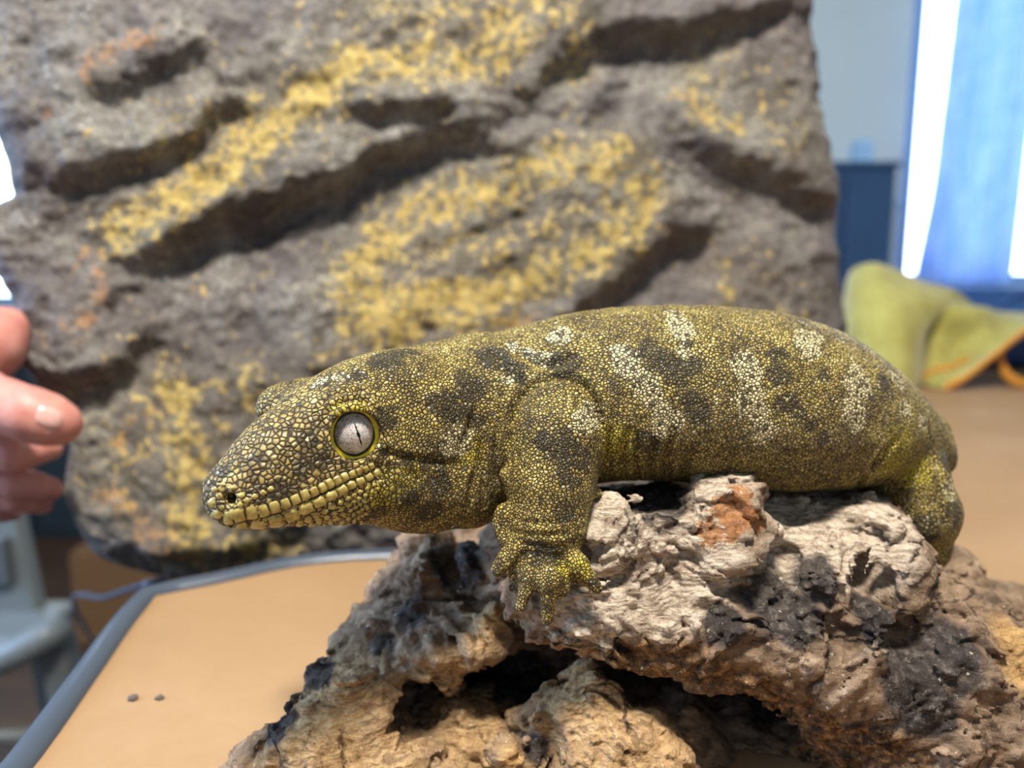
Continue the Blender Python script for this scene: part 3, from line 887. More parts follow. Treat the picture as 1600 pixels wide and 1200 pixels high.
    off = t.n('VectorMath', _operation='SCALE'); t.put(off.inputs[0], w1.outputs['Color']); off.inputs['Scale'].default_value = .0005
    vv = t.n('VectorMath', _operation='ADD'); t.put(vv.inputs[0], t.co); t.put(vv.inputs[1], off.outputs[0])
    bigm = t.math('GREATER_THAN', t.math('ADD', big_a, t.math('MULTIPLY', t.math('SUBTRACT', t.noise(160, 2), .5), .5)), .5)
    midm = t.math('GREATER_THAN', t.math('ADD', big_a, t.math('MULTIPLY', t.math('SUBTRACT', t.noise(160, 2), .5), .5)), .12)
    vs = t.math('SUBTRACT', t.math('SUBTRACT', 860.0, t.math('MULTIPLY', midm, 170.0)), t.math('MULTIPLY', bigm, 150.0))
    mp = t.n('Mapping', Vector=vv.outputs[0]); mp.inputs['Rotation'].default_value = (.6, .5, .9); vr = mp.outputs[0]
    A = t.vor(vs, rnd=.95, vec=vr, out=None); B = t.vor(vs, 'DISTANCE_TO_EDGE', .95, vr, None)
    dA = A.outputs['Distance']; dE = B.outputs['Distance']
    sep = t.n('SeparateColor', Color=A.outputs['Color'])
    r1, r2 = sep.outputs[0], sep.outputs[1]
    dome = t.math('SUBTRACT', t.ramp(dE, [(0.0, 0), (.10, .5), (.22, .85), (.40, 1)]), t.math('MULTIPLY', t.math('POWER', dA, 2.0), .35))
    gap = t.ramp(t.math('ADD', dE, t.math('MULTIPLY', t.math('SUBTRACT', r2, .5), .05)), [(0.055, 1), (.185, 0)])
    gap = t.math('MAXIMUM', gap, t.ramp(dA, [(.56, 0), (.84, .85)]))
    # ground colour: olive with brown mottling
    n1 = t.noise(60, 5, .62, .5); n2 = t.noise(170, 4, .6); n3 = t.noise(24, 3, .5)
    base = t.ramp(t.math('ADD', n1, t.math('MULTIPLY', t.math('SUBTRACT', r1, .5), .30)),
                  [(.26, (.125, .084, .026)), (.44, (.29, .205, .046)), (.60, (.47, .352, .075)), (.82, (.66, .53, .19))])
    base = t.mix(t.math('MULTIPLY', big_a, .55), base, t.ramp(t.math('ADD', n2, t.math('MULTIPLY', t.math('SUBTRACT', r1, .5), .35)), [(.30, (.085, .052, .020)), (.48, (.27, .180, .060)), (.64, (.42, .305, .105)), (.80, (.54, .42, .18))]))
    base = t.mix(t.math('MULTIPLY', yel_a, .65), base, (.66, .53, .03))
    edge_noise = t.math('SUBTRACT', t.noise(260, 3), .5)
    jit = t.math('MULTIPLY', t.math('SUBTRACT', r2, .5), .9)
    pm = t.math('ADD', t.math('ADD', pale_a, t.math('MULTIPLY', edge_noise, 1.6)), t.math('MULTIPLY', jit, .8))
    pm = t.ramp(pm, [(.34, 0), (.58, .93)])
    pale_c = t.mix(t.ramp(r1, [(.80, 0), (.84, 1)]), (.76, .65, .34), (.10, .07, .03))
    dm = t.math('ADD', t.math('ADD', dark_a, t.math('MULTIPLY', edge_noise, 2.2)), t.math('MULTIPLY', jit, .7))
    dm = t.ramp(dm, [(.40, 0), (.80, .92)])
    # scattered natural dark mottle as well
    mott = t.ramp(t.math('ADD', t.noise(42, 6, .68, 1.0), t.math('MULTIPLY', jit, .10)), [(.56, 0), (.68, .70)])
    dm = t.math('MAXIMUM', dm, t.math('MULTIPLY', mott, t.math('SUBTRACT', 1.0, pm)))
    col = t.mix(t.math('MULTIPLY', dm, .92), base, (.034, .025, .010))
    col = t.mix(pm, col, pale_c)
    col = t.mix(t.math('MULTIPLY', gap, .93), col, (.026, .018, .006))
    nm = t.bump(dome, 1.0, .00055)
    nm = t.bump(t.noise(90, 4), .25, .0012, nm)
    skin = t.done(col, t.math('ADD', .40, t.math('MULTIPLY', gap, .3)), nm, .45)

    root = thing('gecko', (V[:, 0].mean(), V[:, 1].mean(), .84), 'mottled olive giant gecko with pale blotches lying on the cork bark', 'gecko')
    body = np_mesh('body', V, Q, skin, root, attrs={'pale': pale, 'dark': dark, 'yellow': yel, 'big': big})

    # ---- eyes
    te = NT('gecko_iris')
    nn = te.noise(620, 5, .75, 3.0); n4 = te.noise(260, 3)
    ic = te.ramp(nn, [(.38, (.16, .12, .10)), (.46, (.42, .36, .32)), (.54, (.70, .66, .60)), (.64, (.86, .83, .79))])
    ic = te.mix(te.ramp(n4, [(.35, .55), (.6, 0)]), ic, (.33, .27, .24))
    iris = te.done(ic, .16, None, .6, Coat__Weight=1.0, Coat__Roughness=.03)
    pup = simple('gecko_pupil', (.004, .003, .003), .2, 0)
    ty = NT('gecko_eye_ring')
    lid = ty.done(ty.ramp(ty.noise(420, 4, .6), [(.32, (.50, .36, .008)), (.50, (.80, .62, .008)), (.7, (.86, .74, .05))]), .35, ty.bump(ty.noise(1500, 3), .4, .0003))
    rim_m = simple('gecko_eye_rim', (.012, .009, .006), .4, 0)
    for c, nn_, flip in ((E, en, 1), (E2, en2, -1)):
        z = nn_; x = Vector((0, 0, 1)).cross(z).normalized() ; y = z.cross(x)
        R = Matrix((x, y, z)).transposed().to_4x4()
        Mx = Matrix.Translation(c - nn_ * .0008) @ R
        bm = bmesh.new(); bmesh.ops.create_uvsphere(bm, u_segments=48, v_segments=32, radius=ER, matrix=Mx @ Matrix.Diagonal((.96, 1.04, 1, 1)))
        eye = bm_obj('eyeball', bm, iris, root, True)
        # slit pupil: slim leaf-shaped plate lying on the eye, slightly tilted
        pts = 24; vs = []; fs = []
        for i in range(pts + 1):
            tt = i / pts * 2 - 1
            wv = .00036 * (1 - abs(tt) ** 1.6) * (1 + .45 * math.sin(tt * 9 + 1)) + .00003
            for sx in (-1, 0, 1):
                yy = tt * .0040; xx = flip * (.0010 - tt * .0011) * 1 + sx * wv
                rr = ER * 1.003
                zz = math.sqrt(max(rr * rr - (xx / .96) ** 2 - (yy / 1.04) ** 2, 0)) + .00004
                vs.append(Mx @ Vector((xx, yy, zz)))
        for i in range(pts):
            for j in range(2): fs.append([i * 3 + j, i * 3 + j + 1, i * 3 + j + 4, i * 3 + j + 3])
        np_mesh('pupil', np.array([list(v) for v in vs]), np.array(fs), pup, eye)
        # ring of the lid: two nested tori shaped to the eye
        def ring(name, rx, ry, r0, zoff, mat, n=64, m=14, wob=0.0):
            vs = []; fs = []
            for i in range(n):
                an = 2 * math.pi * i / n
                wr = r0 * (1 + wob * math.sin(an * 2 + .8) + wob * .5 * math.sin(an * 5))
                for j in range(m):
                    b = 2 * math.pi * j / m
                    rr = 1 + wr / rx * math.cos(b)
                    vs.append(Mx @ Vector((rx * rr * math.cos(an), ry * rr * math.sin(an), zoff + r0 * .8 * math.sin(b))))
            for i in range(n):
                for j in range(m):
                    fs.append([i * m + j, ((i + 1) % n) * m + j, ((i + 1) % n) * m + (j + 1) % m, i * m + (j + 1) % m])
            return np_mesh(name, np.array([list(v) for v in vs]), np.array(fs), mat, root)
        ring('eyelid_ring', .0077, .0083, .00130, .0027, lid, wob=.22)
        ring('eye_rim', .00655, .0071, .00034, .0031, rim_m)

    # ---- lip and chin plates
    tp = NT('gecko_plate')
    pc = tp.ramp(tp.noise(300, 5, .65, .6), [(.30, (.17, .105, .028)), (.44, (.33, .245, .062)), (.58, (.46, .37, .105)), (.8, (.58, .49, .18))])
    plate = tp.done(pc, .36, tp.bump(tp.noise(1500, 4), .25, .0003), .5)
    mouth = np.array([(333, 822), (358, 823), (383, 816), (411, 811), (439, 801), (467, 789), (492, 778), (517, 766), (542, 753), (567, 742), (594, 729)], float)
    ms = spline(np.c_[mouth, np.zeros(len(mouth))], 400)[:, :2]
    marc = np.concatenate([[0], np.cumsum(np.linalg.norm(np.diff(ms, axis=0), axis=1))])
    tot = marc[-1]
    def at(sv):
        p = np.array([np.interp(sv, marc, ms[:, 0]), np.interp(sv, marc, ms[:, 1])])
        q = np.array([np.interp(sv + 2, marc, ms[:, 0]), np.interp(sv + 2, marc, ms[:, 1])]) - np.array([np.interp(sv - 2, marc, ms[:, 0]), np.interp(sv - 2, marc, ms[:, 1])])
        q /= np.linalg.norm(q); return p, np.array([q[1], -q[0]])     # normal pointing up in the picture
    def pillow(name, quad_fn, height, n=8, power=5.0):
        vs = []
        for i in range(n + 1):
            for j in range(n + 1):
                u, v = i / n * 2 - 1, j / n * 2 - 1
                px, py = quad_fn(u, v)
                p, nn, k = surf(px, py)
                if p is None: return
                r = (abs(u) ** power + abs(v) ** power) ** (1 / power)
                hh = height * (max(0, 1 - min(r, 1) ** 3.2) ** .6) - height * .45
                vs.append(p + nn * hh)
        i = np.arange((n + 1) ** 2).reshape(n + 1, n + 1)
        F = np.stack([i[:-1, :-1], i[:-1, 1:], i[1:, 1:], i[1:, :-1]], -1).reshape(-1, 4)
        np_mesh(name, np.array([list(v) for v in vs]), F, plate, root)
    def squircle(u, v):
        return u * math.sqrt(1 - .14 * v * v), v * math.sqrt(1 - .14 * u * u)
    rnd = random.Random(3)
    def strip(name, start, widths, side, h0, h1, hgt):
        s0 = start
        for wd in widths:
            s1 = s0 + wd; f = ((s0 + s1) / 2) / tot
            ht = h0 + (h1 - h0) * f
            ht *= rnd.uniform(.93, 1.07)
            def fn(u, v, s0=s0, s1=s1, ht=ht):
                u, v = squircle(u, v)
                sv = (s0 + s1) / 2 + u * (s1 - s0) / 2 * 1.01
                p, nn = at(sv)
                o = (1.0 + (v + 1) / 2 * ht) * side
                return p + nn * o
            pillow(name, fn, hgt)
            s0 = s1
    strip('upper_lip_scale', 14, [20, 20, 20, 20, 19, 17, 17, 16, 15, 14, 13, 13, 12, 12, 11, 11, 10, 10], 1, 29, 10, .0009)
    strip('lower_lip_scale', 6, [24, 26, 28, 27, 25, 24, 22, 20, 18, 16, 15, 14, 13, 12], -1, 27, 11, .0010)
    # chin plates in rows under the lower lip, getting smaller backwards
    for row in range(6):
        sv = 80 + row * 22
        while sv < tot * (.98 - .04 * row):
            f = sv / tot; rx = (9.6 - 4.6 * f) * (1 - .08 * row); ry = rx * .74
            p, nn = at(sv)
            hl = 28 - 14 * f
            o = -(hl + 6.5 + row * (12.5 - 5.0 * f))
            c = p + nn * o
            if c[1] + ry < 829:
                tg = np.array([-nn[1], nn[0]])
                def fn(u, v, c=c, tg=tg, nn=nn, rx=rx, ry=ry):
                    rr = max(abs(u), abs(v)); l = math.hypot(u, v) or 1
                    u, v = u * rr / l, v * rr / l
                    return c + tg * u * rx + nn * v * ry
                pillow('chin_scale', fn, .0010, 6, 2.0)
            sv += rx * 2.02
    # snout plates between nostril and lip
    for (px, py, rx, ry) in [(340, 803, 13, 9), (364, 803, 11, 11), (331, 786, 9, 10), (347, 793, 7, 6), (343, 775, 7, 7), (375, 789, 6, 7), (377, 774, 7, 6), (362, 762, 8, 5),
                             (335, 765, 7, 7), (348, 757, 7, 5), (386, 782, 7, 6), (398, 776, 7, 6), (411, 770, 7, 6), (423, 764, 7, 6)]:
        def fn(u, v, c=(px, py), rx=rx, ry=ry):
            rr = max(abs(u), abs(v)); l = math.hypot(u, v) or 1
            return c[0] + u * rr / l * rx, c[1] + v * rr / l * ry
        pillow('snout_scale', fn, .0009, 6, 2.0)
    return root
build_gecko()
# ------------------------------------------------------------------ artificial rock panel
def build_panel():
    B0 = P(150, 925, .49); B1 = G(1345, 760)
    e = Vector((B1.x - B0.x, B1.y - B0.y, 0)).normalized()
    back = Vector((-e.y, e.x, 0))
    lean = math.radians(10)
    vv = Vector((0, 0, 1)) * math.cos(lean) + back * math.sin(lean)
    nrm = e.cross(vv).normalized()
    if nrm.y > 0: nrm = -nrm
    nx, ny = 330, 260
    S, Tt = np.meshgrid(np.linspace(0, 1, ny), np.linspace(0, 1, nx), indexing='ij')
    pn = 150 + 1195 * Tt
    bot = interp(pn.ravel(), [150, 200, 260, 330, 450, 600, 700, 900, 1345], [885, 912, 926, 930, 922, 906, 880, 838, 766]).reshape(pn.shape)
    py = -170 + (bot + 170) * S
    jag = lambda v, s: fbm(np.stack([v.ravel() * .02, v.ravel() * 0 + s, v.ravel() * 0], 1), 3).reshape(v.shape)
    left = interp(py.ravel(), [-170, 0, 170, 280, 296, 310, 460, 590, 650, 800, 880, 915, 940], [-90, -48, -30, 2, 0, -26, -2, 36, 84, 92, 145, 190, 230]).reshape(py.shape) + jag(py, 3) * 5
    right = interp(py.ravel(), [-170, 0, 150, 300, 450, 535, 770], [1275, 1290, 1304, 1330, 1342, 1350, 1362]).reshape(py.shape) + jag(py, 9) * 6
    px = left + (right - left) * Tt
    # ---- relief: overhanging ledges drawn along the dark clefts
    H = np.zeros_like(px)
    qq = np.stack([px.ravel() * .012, py.ravel() * .012, np.zeros(px.size)], 1)
    wx = px + fbm(qq, 4, .55, 101).reshape(px.shape) * 26; wyy = py + fbm(qq, 4, .55, 111).reshape(px.shape) * 30
    def ledge(pts, A, B, wa, wb, step=17.0):
        nonlocal H
        wa *= 1.5; wb *= 1.45; A *= .9; B *= .9
        pts = spline([(x, y, 0) for x, y in pts], 60)[:, :2]
        best = np.full(px.shape, 1e9); sg = np.zeros(px.shape); en = np.zeros(px.shape); tp = np.zeros(px.shape)
        for i in range(len(pts) - 1):
            a, b = pts[i], pts[i + 1]; ab = b - a; L2 = (ab ** 2).sum()
            t0 = ((wx - a[0]) * ab[0] + (wyy - a[1]) * ab[1]) / L2
            t = np.clip(t0, 0, 1)
            qx, qy = wx - a[0] - t * ab[0], wyy - a[1] - t * ab[1]
            d2 = qx * qx + qy * qy
            up = -(ab[0] * qy - ab[1] * qx) / math.sqrt(L2)      # + above for a left-to-right line
            m = d2 < best
            best = np.where(m, d2, best); sg = np.where(m, up, sg)
            ex = np.zeros(px.shape)
            if i == 0: ex = np.maximum(-t0, 0) * math.sqrt(L2)
            if i == len(pts) - 2: ex = np.maximum(t0 - 1, 0) * math.sqrt(L2)
            en = np.where(m, ex, en); sv = (i + t) / (len(pts) - 1); tp = np.where(m, np.clip(np.minimum(sv, 1 - sv) / .22, 0.0, 1), tp)
        dd = np.sqrt(best); w = np.exp(-(en / 60) ** 2) * (.25 + .75 * tp * tp * (3 - 2 * tp))
        th = 0.5 + 0.5 * np.tanh(sg / step)
        H += w * (th * A * np.exp(-dd / wa) - (1 - th) * B * np.exp(-dd / wb))
    ledge([(40, 285), (150, 275), (260, 235), (340, 195), (400, 160)], .012, .020, 90, 40)
    ledge([(120, 165), (200, 135), (280, 95), (335, 62)], .010, .018, 60, 60)
    ledge([(190, 398), (260, 392), (330, 365), (420, 322), (500, 292), (560, 262), (640, 240), (700, 222), (765, 238)], .020, .032, 80, 46)
    ledge([(510, 196), (600, 182), (680, 192), (740, 212), (772, 236)], .013, .018, 60, 26)
    ledge([(790, 165), (860, 120), (930, 80), (1000, 64), (1090, 50), (1200, 22), (1300, -10)], .016, .024, 80, 40)
    ledge([(1055, 178), (1090, 220), (1130, 255), (1180, 280), (1250, 304), (1340, 318)], .016, .028, 70, 30)
    ledge([(860, 505), (930, 470), (990, 428), (1050, 388), (1105, 350), (1150, 318)], .014, .024, 90, 45)
    ledge([(50, 590), (120, 592), (185, 580), (222, 545), (240, 500)], .016, .026, 70, 34)
    ledge([(160, 500), (185, 460), (205, 430)], .004, .010, 30, 20)
    ledge([(660, 400), (740, 370), (800, 352), (850, 332)], .003, .008, 40, 18)
    ledge([(180, 850), (260, 870), (340, 866), (430, 850)], .014, .018, 70, 30)
    ledge([(840, 150), (900, 175), (960, 150), (1010, 120)], .005, .010, 40, 30)
    ledge([(450, 640), (520, 610), (600, 570), (640, 520)], .003, .009, 60, 30)
    q = np.stack([px.ravel() * .4e-3 * 2.5, py.ravel() * .4e-3 * 2.5, np.zeros(px.size)], 1)
    H += (fbm(q * 7, 4, .5, 70).reshape(px.shape)) * .014
    H += (ridged(q * 22, 3, .5, 80).reshape(px.shape)) * .0030
    H += (fbm(q * 70, 3, .6, 90).reshape(px.shape)) * .0016
    # round the rim backwards
    edge = np.minimum(np.minimum(Tt, 1 - Tt) * 1250, np.minimum(1 - S, 1) * 1000)
    H -= .022 * np.exp(-edge / 22.0)
    # ---- to 3D
    D = np.stack([(px - 800) / FPX, np.zeros_like(px), np.zeros_like(px)], -1)
    D = D * np.array(RGT) + ((600 - py) / FPX)[..., None] * np.array(UPV) + np.array(FWD)
    n = np.array(nrm); o = np.array(B0); c = np.array(CAM)
    k = ((o - c) @ n) / (D @ n)
    W = c + D * k[..., None]
    back_pts = W - n * .045
    F3 = W + n * H[..., None]
    on_table = np.clip((px - 640) / 40, 0, 1)
    for arr in (F3, back_pts):
        zmin = (TABLE_Z + .0048) * on_table + (1 - on_table) * .5
        arr[..., 2] = np.maximum(arr[..., 2], zmin)
    V = np.concatenate([F3.reshape(-1, 3), back_pts.reshape(-1, 3)])
    i = np.arange(nx * ny).reshape(ny, nx)
    Q = np.stack([i[:-1, :-1], i[1:, :-1], i[1:, 1:], i[:-1, 1:]], -1).reshape(-1, 4)
    # coarse flat back
    ii = i[::13, ::15]; ii = np.concatenate([ii, i[-1:, ::15]]) if ii[-1, 0] != i[-1, 0] else ii
    b = np.concatenate([i[:, 0], i[-1, 1:], i[::-1, -1][1:], i[0, ::-1][1:-1]]); b2 = np.roll(b, -1)
    side = np.stack([b2, b, b + nx * ny, b2 + nx * ny], 1)
    Qall = np.concatenate([Q, side, Q[:, ::-1] + nx * ny])
    # paint masks
    def stroke(lst):
        m = np.zeros(px.shape)
        for pts, w, a in lst:
            pts = spline([(x, y, 0) for x, y in pts], 30)[:, :2] if len(pts) > 2 else np.linspace(pts[0], pts[-1], 12)
            d = np.full(px.shape, 1e9)
            for p in pts: d = np.minimum(d, (px - p[0]) ** 2 + (py - p[1]) ** 2)
            m = np.maximum(m, a * np.exp(-d / (w * w)))
        return m
    ochre = stroke([([(190, 360), (300, 300), (420, 210), (500, 140), (560, 110)], 48, 1.0), ([(430, 190), (520, 130), (640, 110), (760, 90), (800, 60)], 50, .85), ([(600, 30), (780, 20), (900, 40)], 40, .6),
                    ([(560, 420), (650, 330), (760, 300), (880, 260), (970, 250)], 48, .85), ([(570, 500), (640, 480), (720, 470)], 55, 1.0), ([(720, 480), (840, 430), (960, 370), (1000, 300)], 50, .9),
                    ([(1090, 110), (1090, 180), (1140, 200)], 30, .65), ([(890, 70), (900, 120)], 25, .6), ([(270, 620), (290, 720), (300, 860)], 50, .85), ([(380, 590), (420, 660)], 40, .6),
                    ([(390, 850), (450, 860)], 35, .8), ([(1140, 410), (1140, 470)], 16, .7), ([(840, 120), (920, 110)], 25, .5), ([(700, 540), (800, 500)], 40, .7), ([(180, 700), (200, 800)], 40, .5), ([(500, 560), (560, 540)], 40, .5)])
    ochre = np.maximum(ochre, stroke([([(650, 400), (760, 390), (880, 350)], 70, .55), ([(300, 250), (450, 180), (600, 100), (760, 60)], 95, .50), ([(600, 20), (760, 40), (860, 10)], 90, .45), ([(1120, 120), (1200, 180), (1240, 230)], 80, .35),
                    ([(250, 640), (330, 760), (400, 850)], 110, .48), ([(430, 620), (560, 560), (700, 520)], 80, .38), ([(1150, 400), (1230, 470)], 80, .28), ([(150, 640), (160, 740)], 70, .35), ([(560, 440), (620, 520)], 60, .9)]))
    orange = stroke([([(140, 120), (180, 90), (240, 70)], 26, 1.0), ([(130, 400), (150, 450), (125, 520)], 30, .9), ([(75, 175), (80, 190)], 14, .8), ([(170, 780), (200, 800), (300, 880)], 34, .9), ([(180, 690), (220, 650)], 24, .7), ([(60, 540), (100, 520)], 30, .7),
                     ([(1280, 0), (1285, 40)], 10, 1.0), ([(780, 510), (830, 500)], 22, .8), ([(1080, 150), (1090, 190)], 16, .7)])
    t = NT('rock_foam')
    n1 = t.noise(18, 6, .62, .6); n2 = t.noise(150, 6, .62, .6); n3 = t.noise(330, 5, .6); fl = t.noise(85, 6, .66, 1.2, t.scaled((1.0, 1.0, .7))); n0 = t.noise(7, 3, .5)
    base = t.ramp(n1, [(.30, (.066, .055, .056)), (.46, (.120, .106, .100)), (.60, (.180, .166, .145)), (.78, (.25, .24, .205))])
    base = t.mix(t.ramp(n0, [(.40, .5), (.55, 0)]), base, (.105, .082, .078))
    base = t.mix(t.ramp(n2, [(.38, .6), (.50, 0)]), base, (.050, .042, .041))
    base = t.mix(t.ramp(t.math('ADD', n3, t.math('MULTIPLY', t.math('SUBTRACT', n1, .5), .35)), [(.60, 0), (.70, .65)]), base, (.44, .43, .41))
    oc_a = t.attr('ochre')
    base = t.mix(t.math('MULTIPLY', oc_a, .45), base, (.175, .150, .062))
    om = t.math('ADD', t.math('MULTIPLY', oc_a, .52), t.math('MULTIPLY', t.math('SUBTRACT', fl, .5), 1.7))
    om = t.ramp(t.math('ADD', om, t.math('MULTIPLY', t.math('SUBTRACT', n2, .5), 1.5)), [(.30, 0), (.50, .88)])
    oc = t.ramp(n2, [(.35, (.30, .195, .045)), (.6, (.44, .325, .095)), (.75, (.52, .42, .18))])
    col = t.mix(om, base, oc)
    rm = t.math('ADD', t.math('MULTIPLY', t.attr('orange'), .50), t.math('MULTIPLY', t.math('SUBTRACT', fl, .5), 1.6))
    rm = t.math('ADD', rm, t.math('MULTIPLY', t.math('SUBTRACT', n2, .5), 1.0))
    col = t.mix(t.ramp(rm, [(.32, 0), (.60, .65)]), col, (.36, .185, .07))
    mat = t.done(col, .80, t.bump(n2, .5, .003, t.bump(n3, .4, .0015)), .35)
    z = np.zeros(nx * ny)
    obj = np_mesh('rock_panel', V, Qall, mat, attrs={'ochre': np.concatenate([ochre.ravel(), z]), 'orange': np.concatenate([orange.ravel(), z])})
    tag(obj, 'large artificial rock panel with painted yellow lichen, standing behind the gecko', 'rock panel')
build_panel()

# ------------------------------------------------------------------ person holding the panel
def build_person():
    hf = Field((-.62, .36, .74), (-.225, .64, 1.06), .0018)
    C = lambda pts, rr, k=.004: hf.chain([v3(P(*p)) for p in pts], rr, k)
    # palm and heel of the hand, reaching round the panel's side
    hf.ell(P(-95, 640, .485), (.038, .026, .045), .012)
    hf.ell(P(-40, 540, .500), (.028, .020, .026), .010)
    C([(-60, 560, .500), (-8, 535, .505), (14, 510, .512)], [.022, .017, .012], .008)
    # wrist and forearm running out of the picture
    C([(-120, 640, .490), (-220, 625, .500), (-420, 610, .520), (-640, 600, .54)], [.034, .027, .031, .037], .012)
    # thumb: base joint, knuckle, tip
    C([(-95, 612, .462), (-40, 618, .446), (8, 634, .439), (48, 648, .437), (80, 658, .440), (96, 663, .443)], [.021, .0165, .0140, .0142, .0132, .0108], .006)
    # fingers curling behind the edge
    C([(-90, 670, .480), (-25, 694, .470), (22, 712, .4675)], [.014, .0118, .0105], .003)
    C([(22, 712, .4675), (48, 706, .474), (78, 700, .486)], [.0105, .0092, .0078], .002)
    C([(-90, 715, .490), (-20, 742, .484), (26, 756, .483)], [.0135, .0112, .0100], .003)
    C([(26, 756, .483), (52, 758, .488), (80, 764, .496)], [.0098, .0088, .0076], .002)
    C([(-95, 742, .496), (-20, 768, .492), (28, 778, .491)], [.0125, .0105, .0090], .003)
    C([(28, 778, .491), (48, 782, .496), (66, 788, .503)], [.0090, .0082, .0070], .002)
    C([(-100, 765, .500), (-40, 790, .502), (0, 798, .507), (20, 800, .514)], [.0110, .0088, .0078, .0062], .0025)
    V, Q = hf.mesh(); V, Q = keep_largest(V, Q); V = smooth_mesh(V, Q, 3, .5)
    t = NT('skin')
    n1 = t.noise(60, 5, .6); n2 = t.noise(500, 4)
    sc = t.ramp(n1, [(.35, (.50, .185, .15)), (.55, (.58, .25, .20)), (.7, (.64, .31, .26))])
    skin = t.done(sc, .48, t.bump(n2, .25, .0006, t.bump(t.noise(160, 3), .2, .001)), .45, Subsurface__Weight=.15, Subsurface__Radius=(.006, .002, .001))
    root = thing('person', (V[:, 0].mean(), V[:, 1].mean(), V[:, 2].min()), 'person reaching in with a bare hand to hold the rock panel by its edge', 'person')
    np_mesh('hand', V, Q, skin, root)
    bvh = BVHTree.FromPolygons([tuple(p) for p in V], [tuple(q) for q in Q.tolist()])
    nail_m = simple('fingernail', (.62, .36, .31), .25, .04, 200)
    c = np.array([76., 652.]); ax = np.array([.96, .28]); ay = np.array([-.28, .96])
    vs = []; n = 9
    for i in range(n + 1):
        for j in range(n + 1):
            u, v = i / n * 2 - 1, j / n * 2 - 1
            uu, vw = u * math.sqrt(1 - .35 * v * v), v * math.sqrt(1 - .35 * u * u)
            p = c + ax * uu * 21 + ay * vw * 15
            h = bvh.ray_cast(CAM, ray(p[0], p[1]).normalized())
            if h[0] is None: h = bvh.find_nearest(P(p[0], p[1], .44))
            vs.append(list(h[0] + h[1] * (.0005 + .0006 * (1 - max(abs(u), abs(v)) ** 4))))
    i = np.arange((n + 1) ** 2).reshape(n + 1, n + 1)
    F = np.stack([i[:-1, :-1], i[:-1, 1:], i[1:, 1:], i[1:, :-1]], -1).reshape(-1, 4)
    tag(np_mesh('thumbnail', np.array(vs), F, nail_m, root), 'short pale thumbnail')
build_person()

# ------------------------------------------------------------------ yellow cloth heap
def build_cloth():
    t = NT('cloth_yellow')
    wv = t.noise(30, 5, .6); fn = t.noise(700, 3)
    cm = t.done(t.ramp(wv, [(.3, (.27, .235, .050)), (.6, (.36, .32, .085)), (.8, (.41, .37, .12))]), .85, t.bump(fn, .3, .001), .2, Sheen__Weight=.3)
    om = simple('cloth_trim_orange', (.62, .26, .03), .7, .12, 120, .1)
    base = G(1480, 612)
    root = thing('cloth', base, 'rumpled yellow green cloth with orange edging at the back of the table', 'cloth')
    def loft(rows, n=30):
        A = np.array([[list(P(*p)) for p in r] for r in rows])
        B = np.stack([spline(A[i], n) for i in range(len(A))])
        return np.stack([spline(B[:, j], n) for j in range(n)], 1)
    def lift(A):
        A = A.copy(); A[..., 2] = np.maximum(A[..., 2], TABLE_Z + .0025); return A
    r1 = [[(1318, 470, 1.34), (1338, 418, 1.28), (1365, 412, 1.25), (1405, 424, 1.25), (1450, 444, 1.25), (1485, 452, 1.25), (1512, 470, 1.27), (1518, 492, 1.32)],
          [(1312, 500, 1.30), (1345, 452, 1.22), (1375, 448, 1.20), (1410, 458, 1.19), (1445, 470, 1.19), (1470, 478, 1.20), (1490, 488, 1.25), (1505, 510, 1.32)],
          [(1315, 560, 1.25), (1355, 520, 1.17), (1385, 522, 1.15), (1410, 528, 1.14), (1430, 530, 1.15), (1444, 524, 1.18), (1452, 515, 1.24), (1470, 530, 1.32)],
          [(1330, 605, 1.22), (1368, 590, 1.15), (1392, 602, 1.13), (1412, 612, 1.12), (1428, 615, 1.13), (1436, 600, 1.17), (1442, 590, 1.24), (1460, 580, 1.32)]]
    sheet('draped_fold', lift(loft(r1, 44)), cm, root, .004)
    r2 = [[(1462, 478, 1.30), (1500, 476, 1.29), (1545, 486, 1.29), (1590, 490, 1.29), (1660, 488, 1.30)],
          [(1448, 505, 1.25), (1480, 494, 1.20), (1520, 498, 1.19), (1570, 508, 1.21), (1650, 492, 1.22)],
          [(1440, 545, 1.22), (1466, 525, 1.20), (1500, 530, 1.20), (1545, 545, 1.17), (1630, 500, 1.17)],
          [(1436, 590, 1.20), (1450, 604, 1.15), (1476, 606, 1.13), (1530, 572, 1.13), (1625, 500, 1.13)]]
    sheet('trimmed_fold', lift(loft(r2, 40)), cm, root, .004)
    def strip(name, pts, w, n=40):
        C = spline([P(*p) for p in pts], n)
        up = np.array([.35, -.2, .9]) * w
        rows = [C + up * s - np.array([0, .004, 0]) for s in (-.5, -.17, .17, .5)]
        A = lift(np.stack(rows))
        sheet(name, A, om, root, .003)
    strip('orange_trim', [(1474, 606, 1.125), (1500, 594, 1.125), (1535, 568, 1.125), (1580, 532, 1.125), (1640, 486, 1.125)], .018)
    strip('orange_trim', [(1562, 545, 1.15), (1562, 566, 1.15), (1572, 586, 1.15), (1592, 598, 1.15), (1640, 602, 1.15)], .014)
    strip('orange_trim', [(1432, 592, 1.175), (1450, 580, 1.17), (1480, 574, 1.165), (1510, 560, 1.165)], .010)
build_cloth()
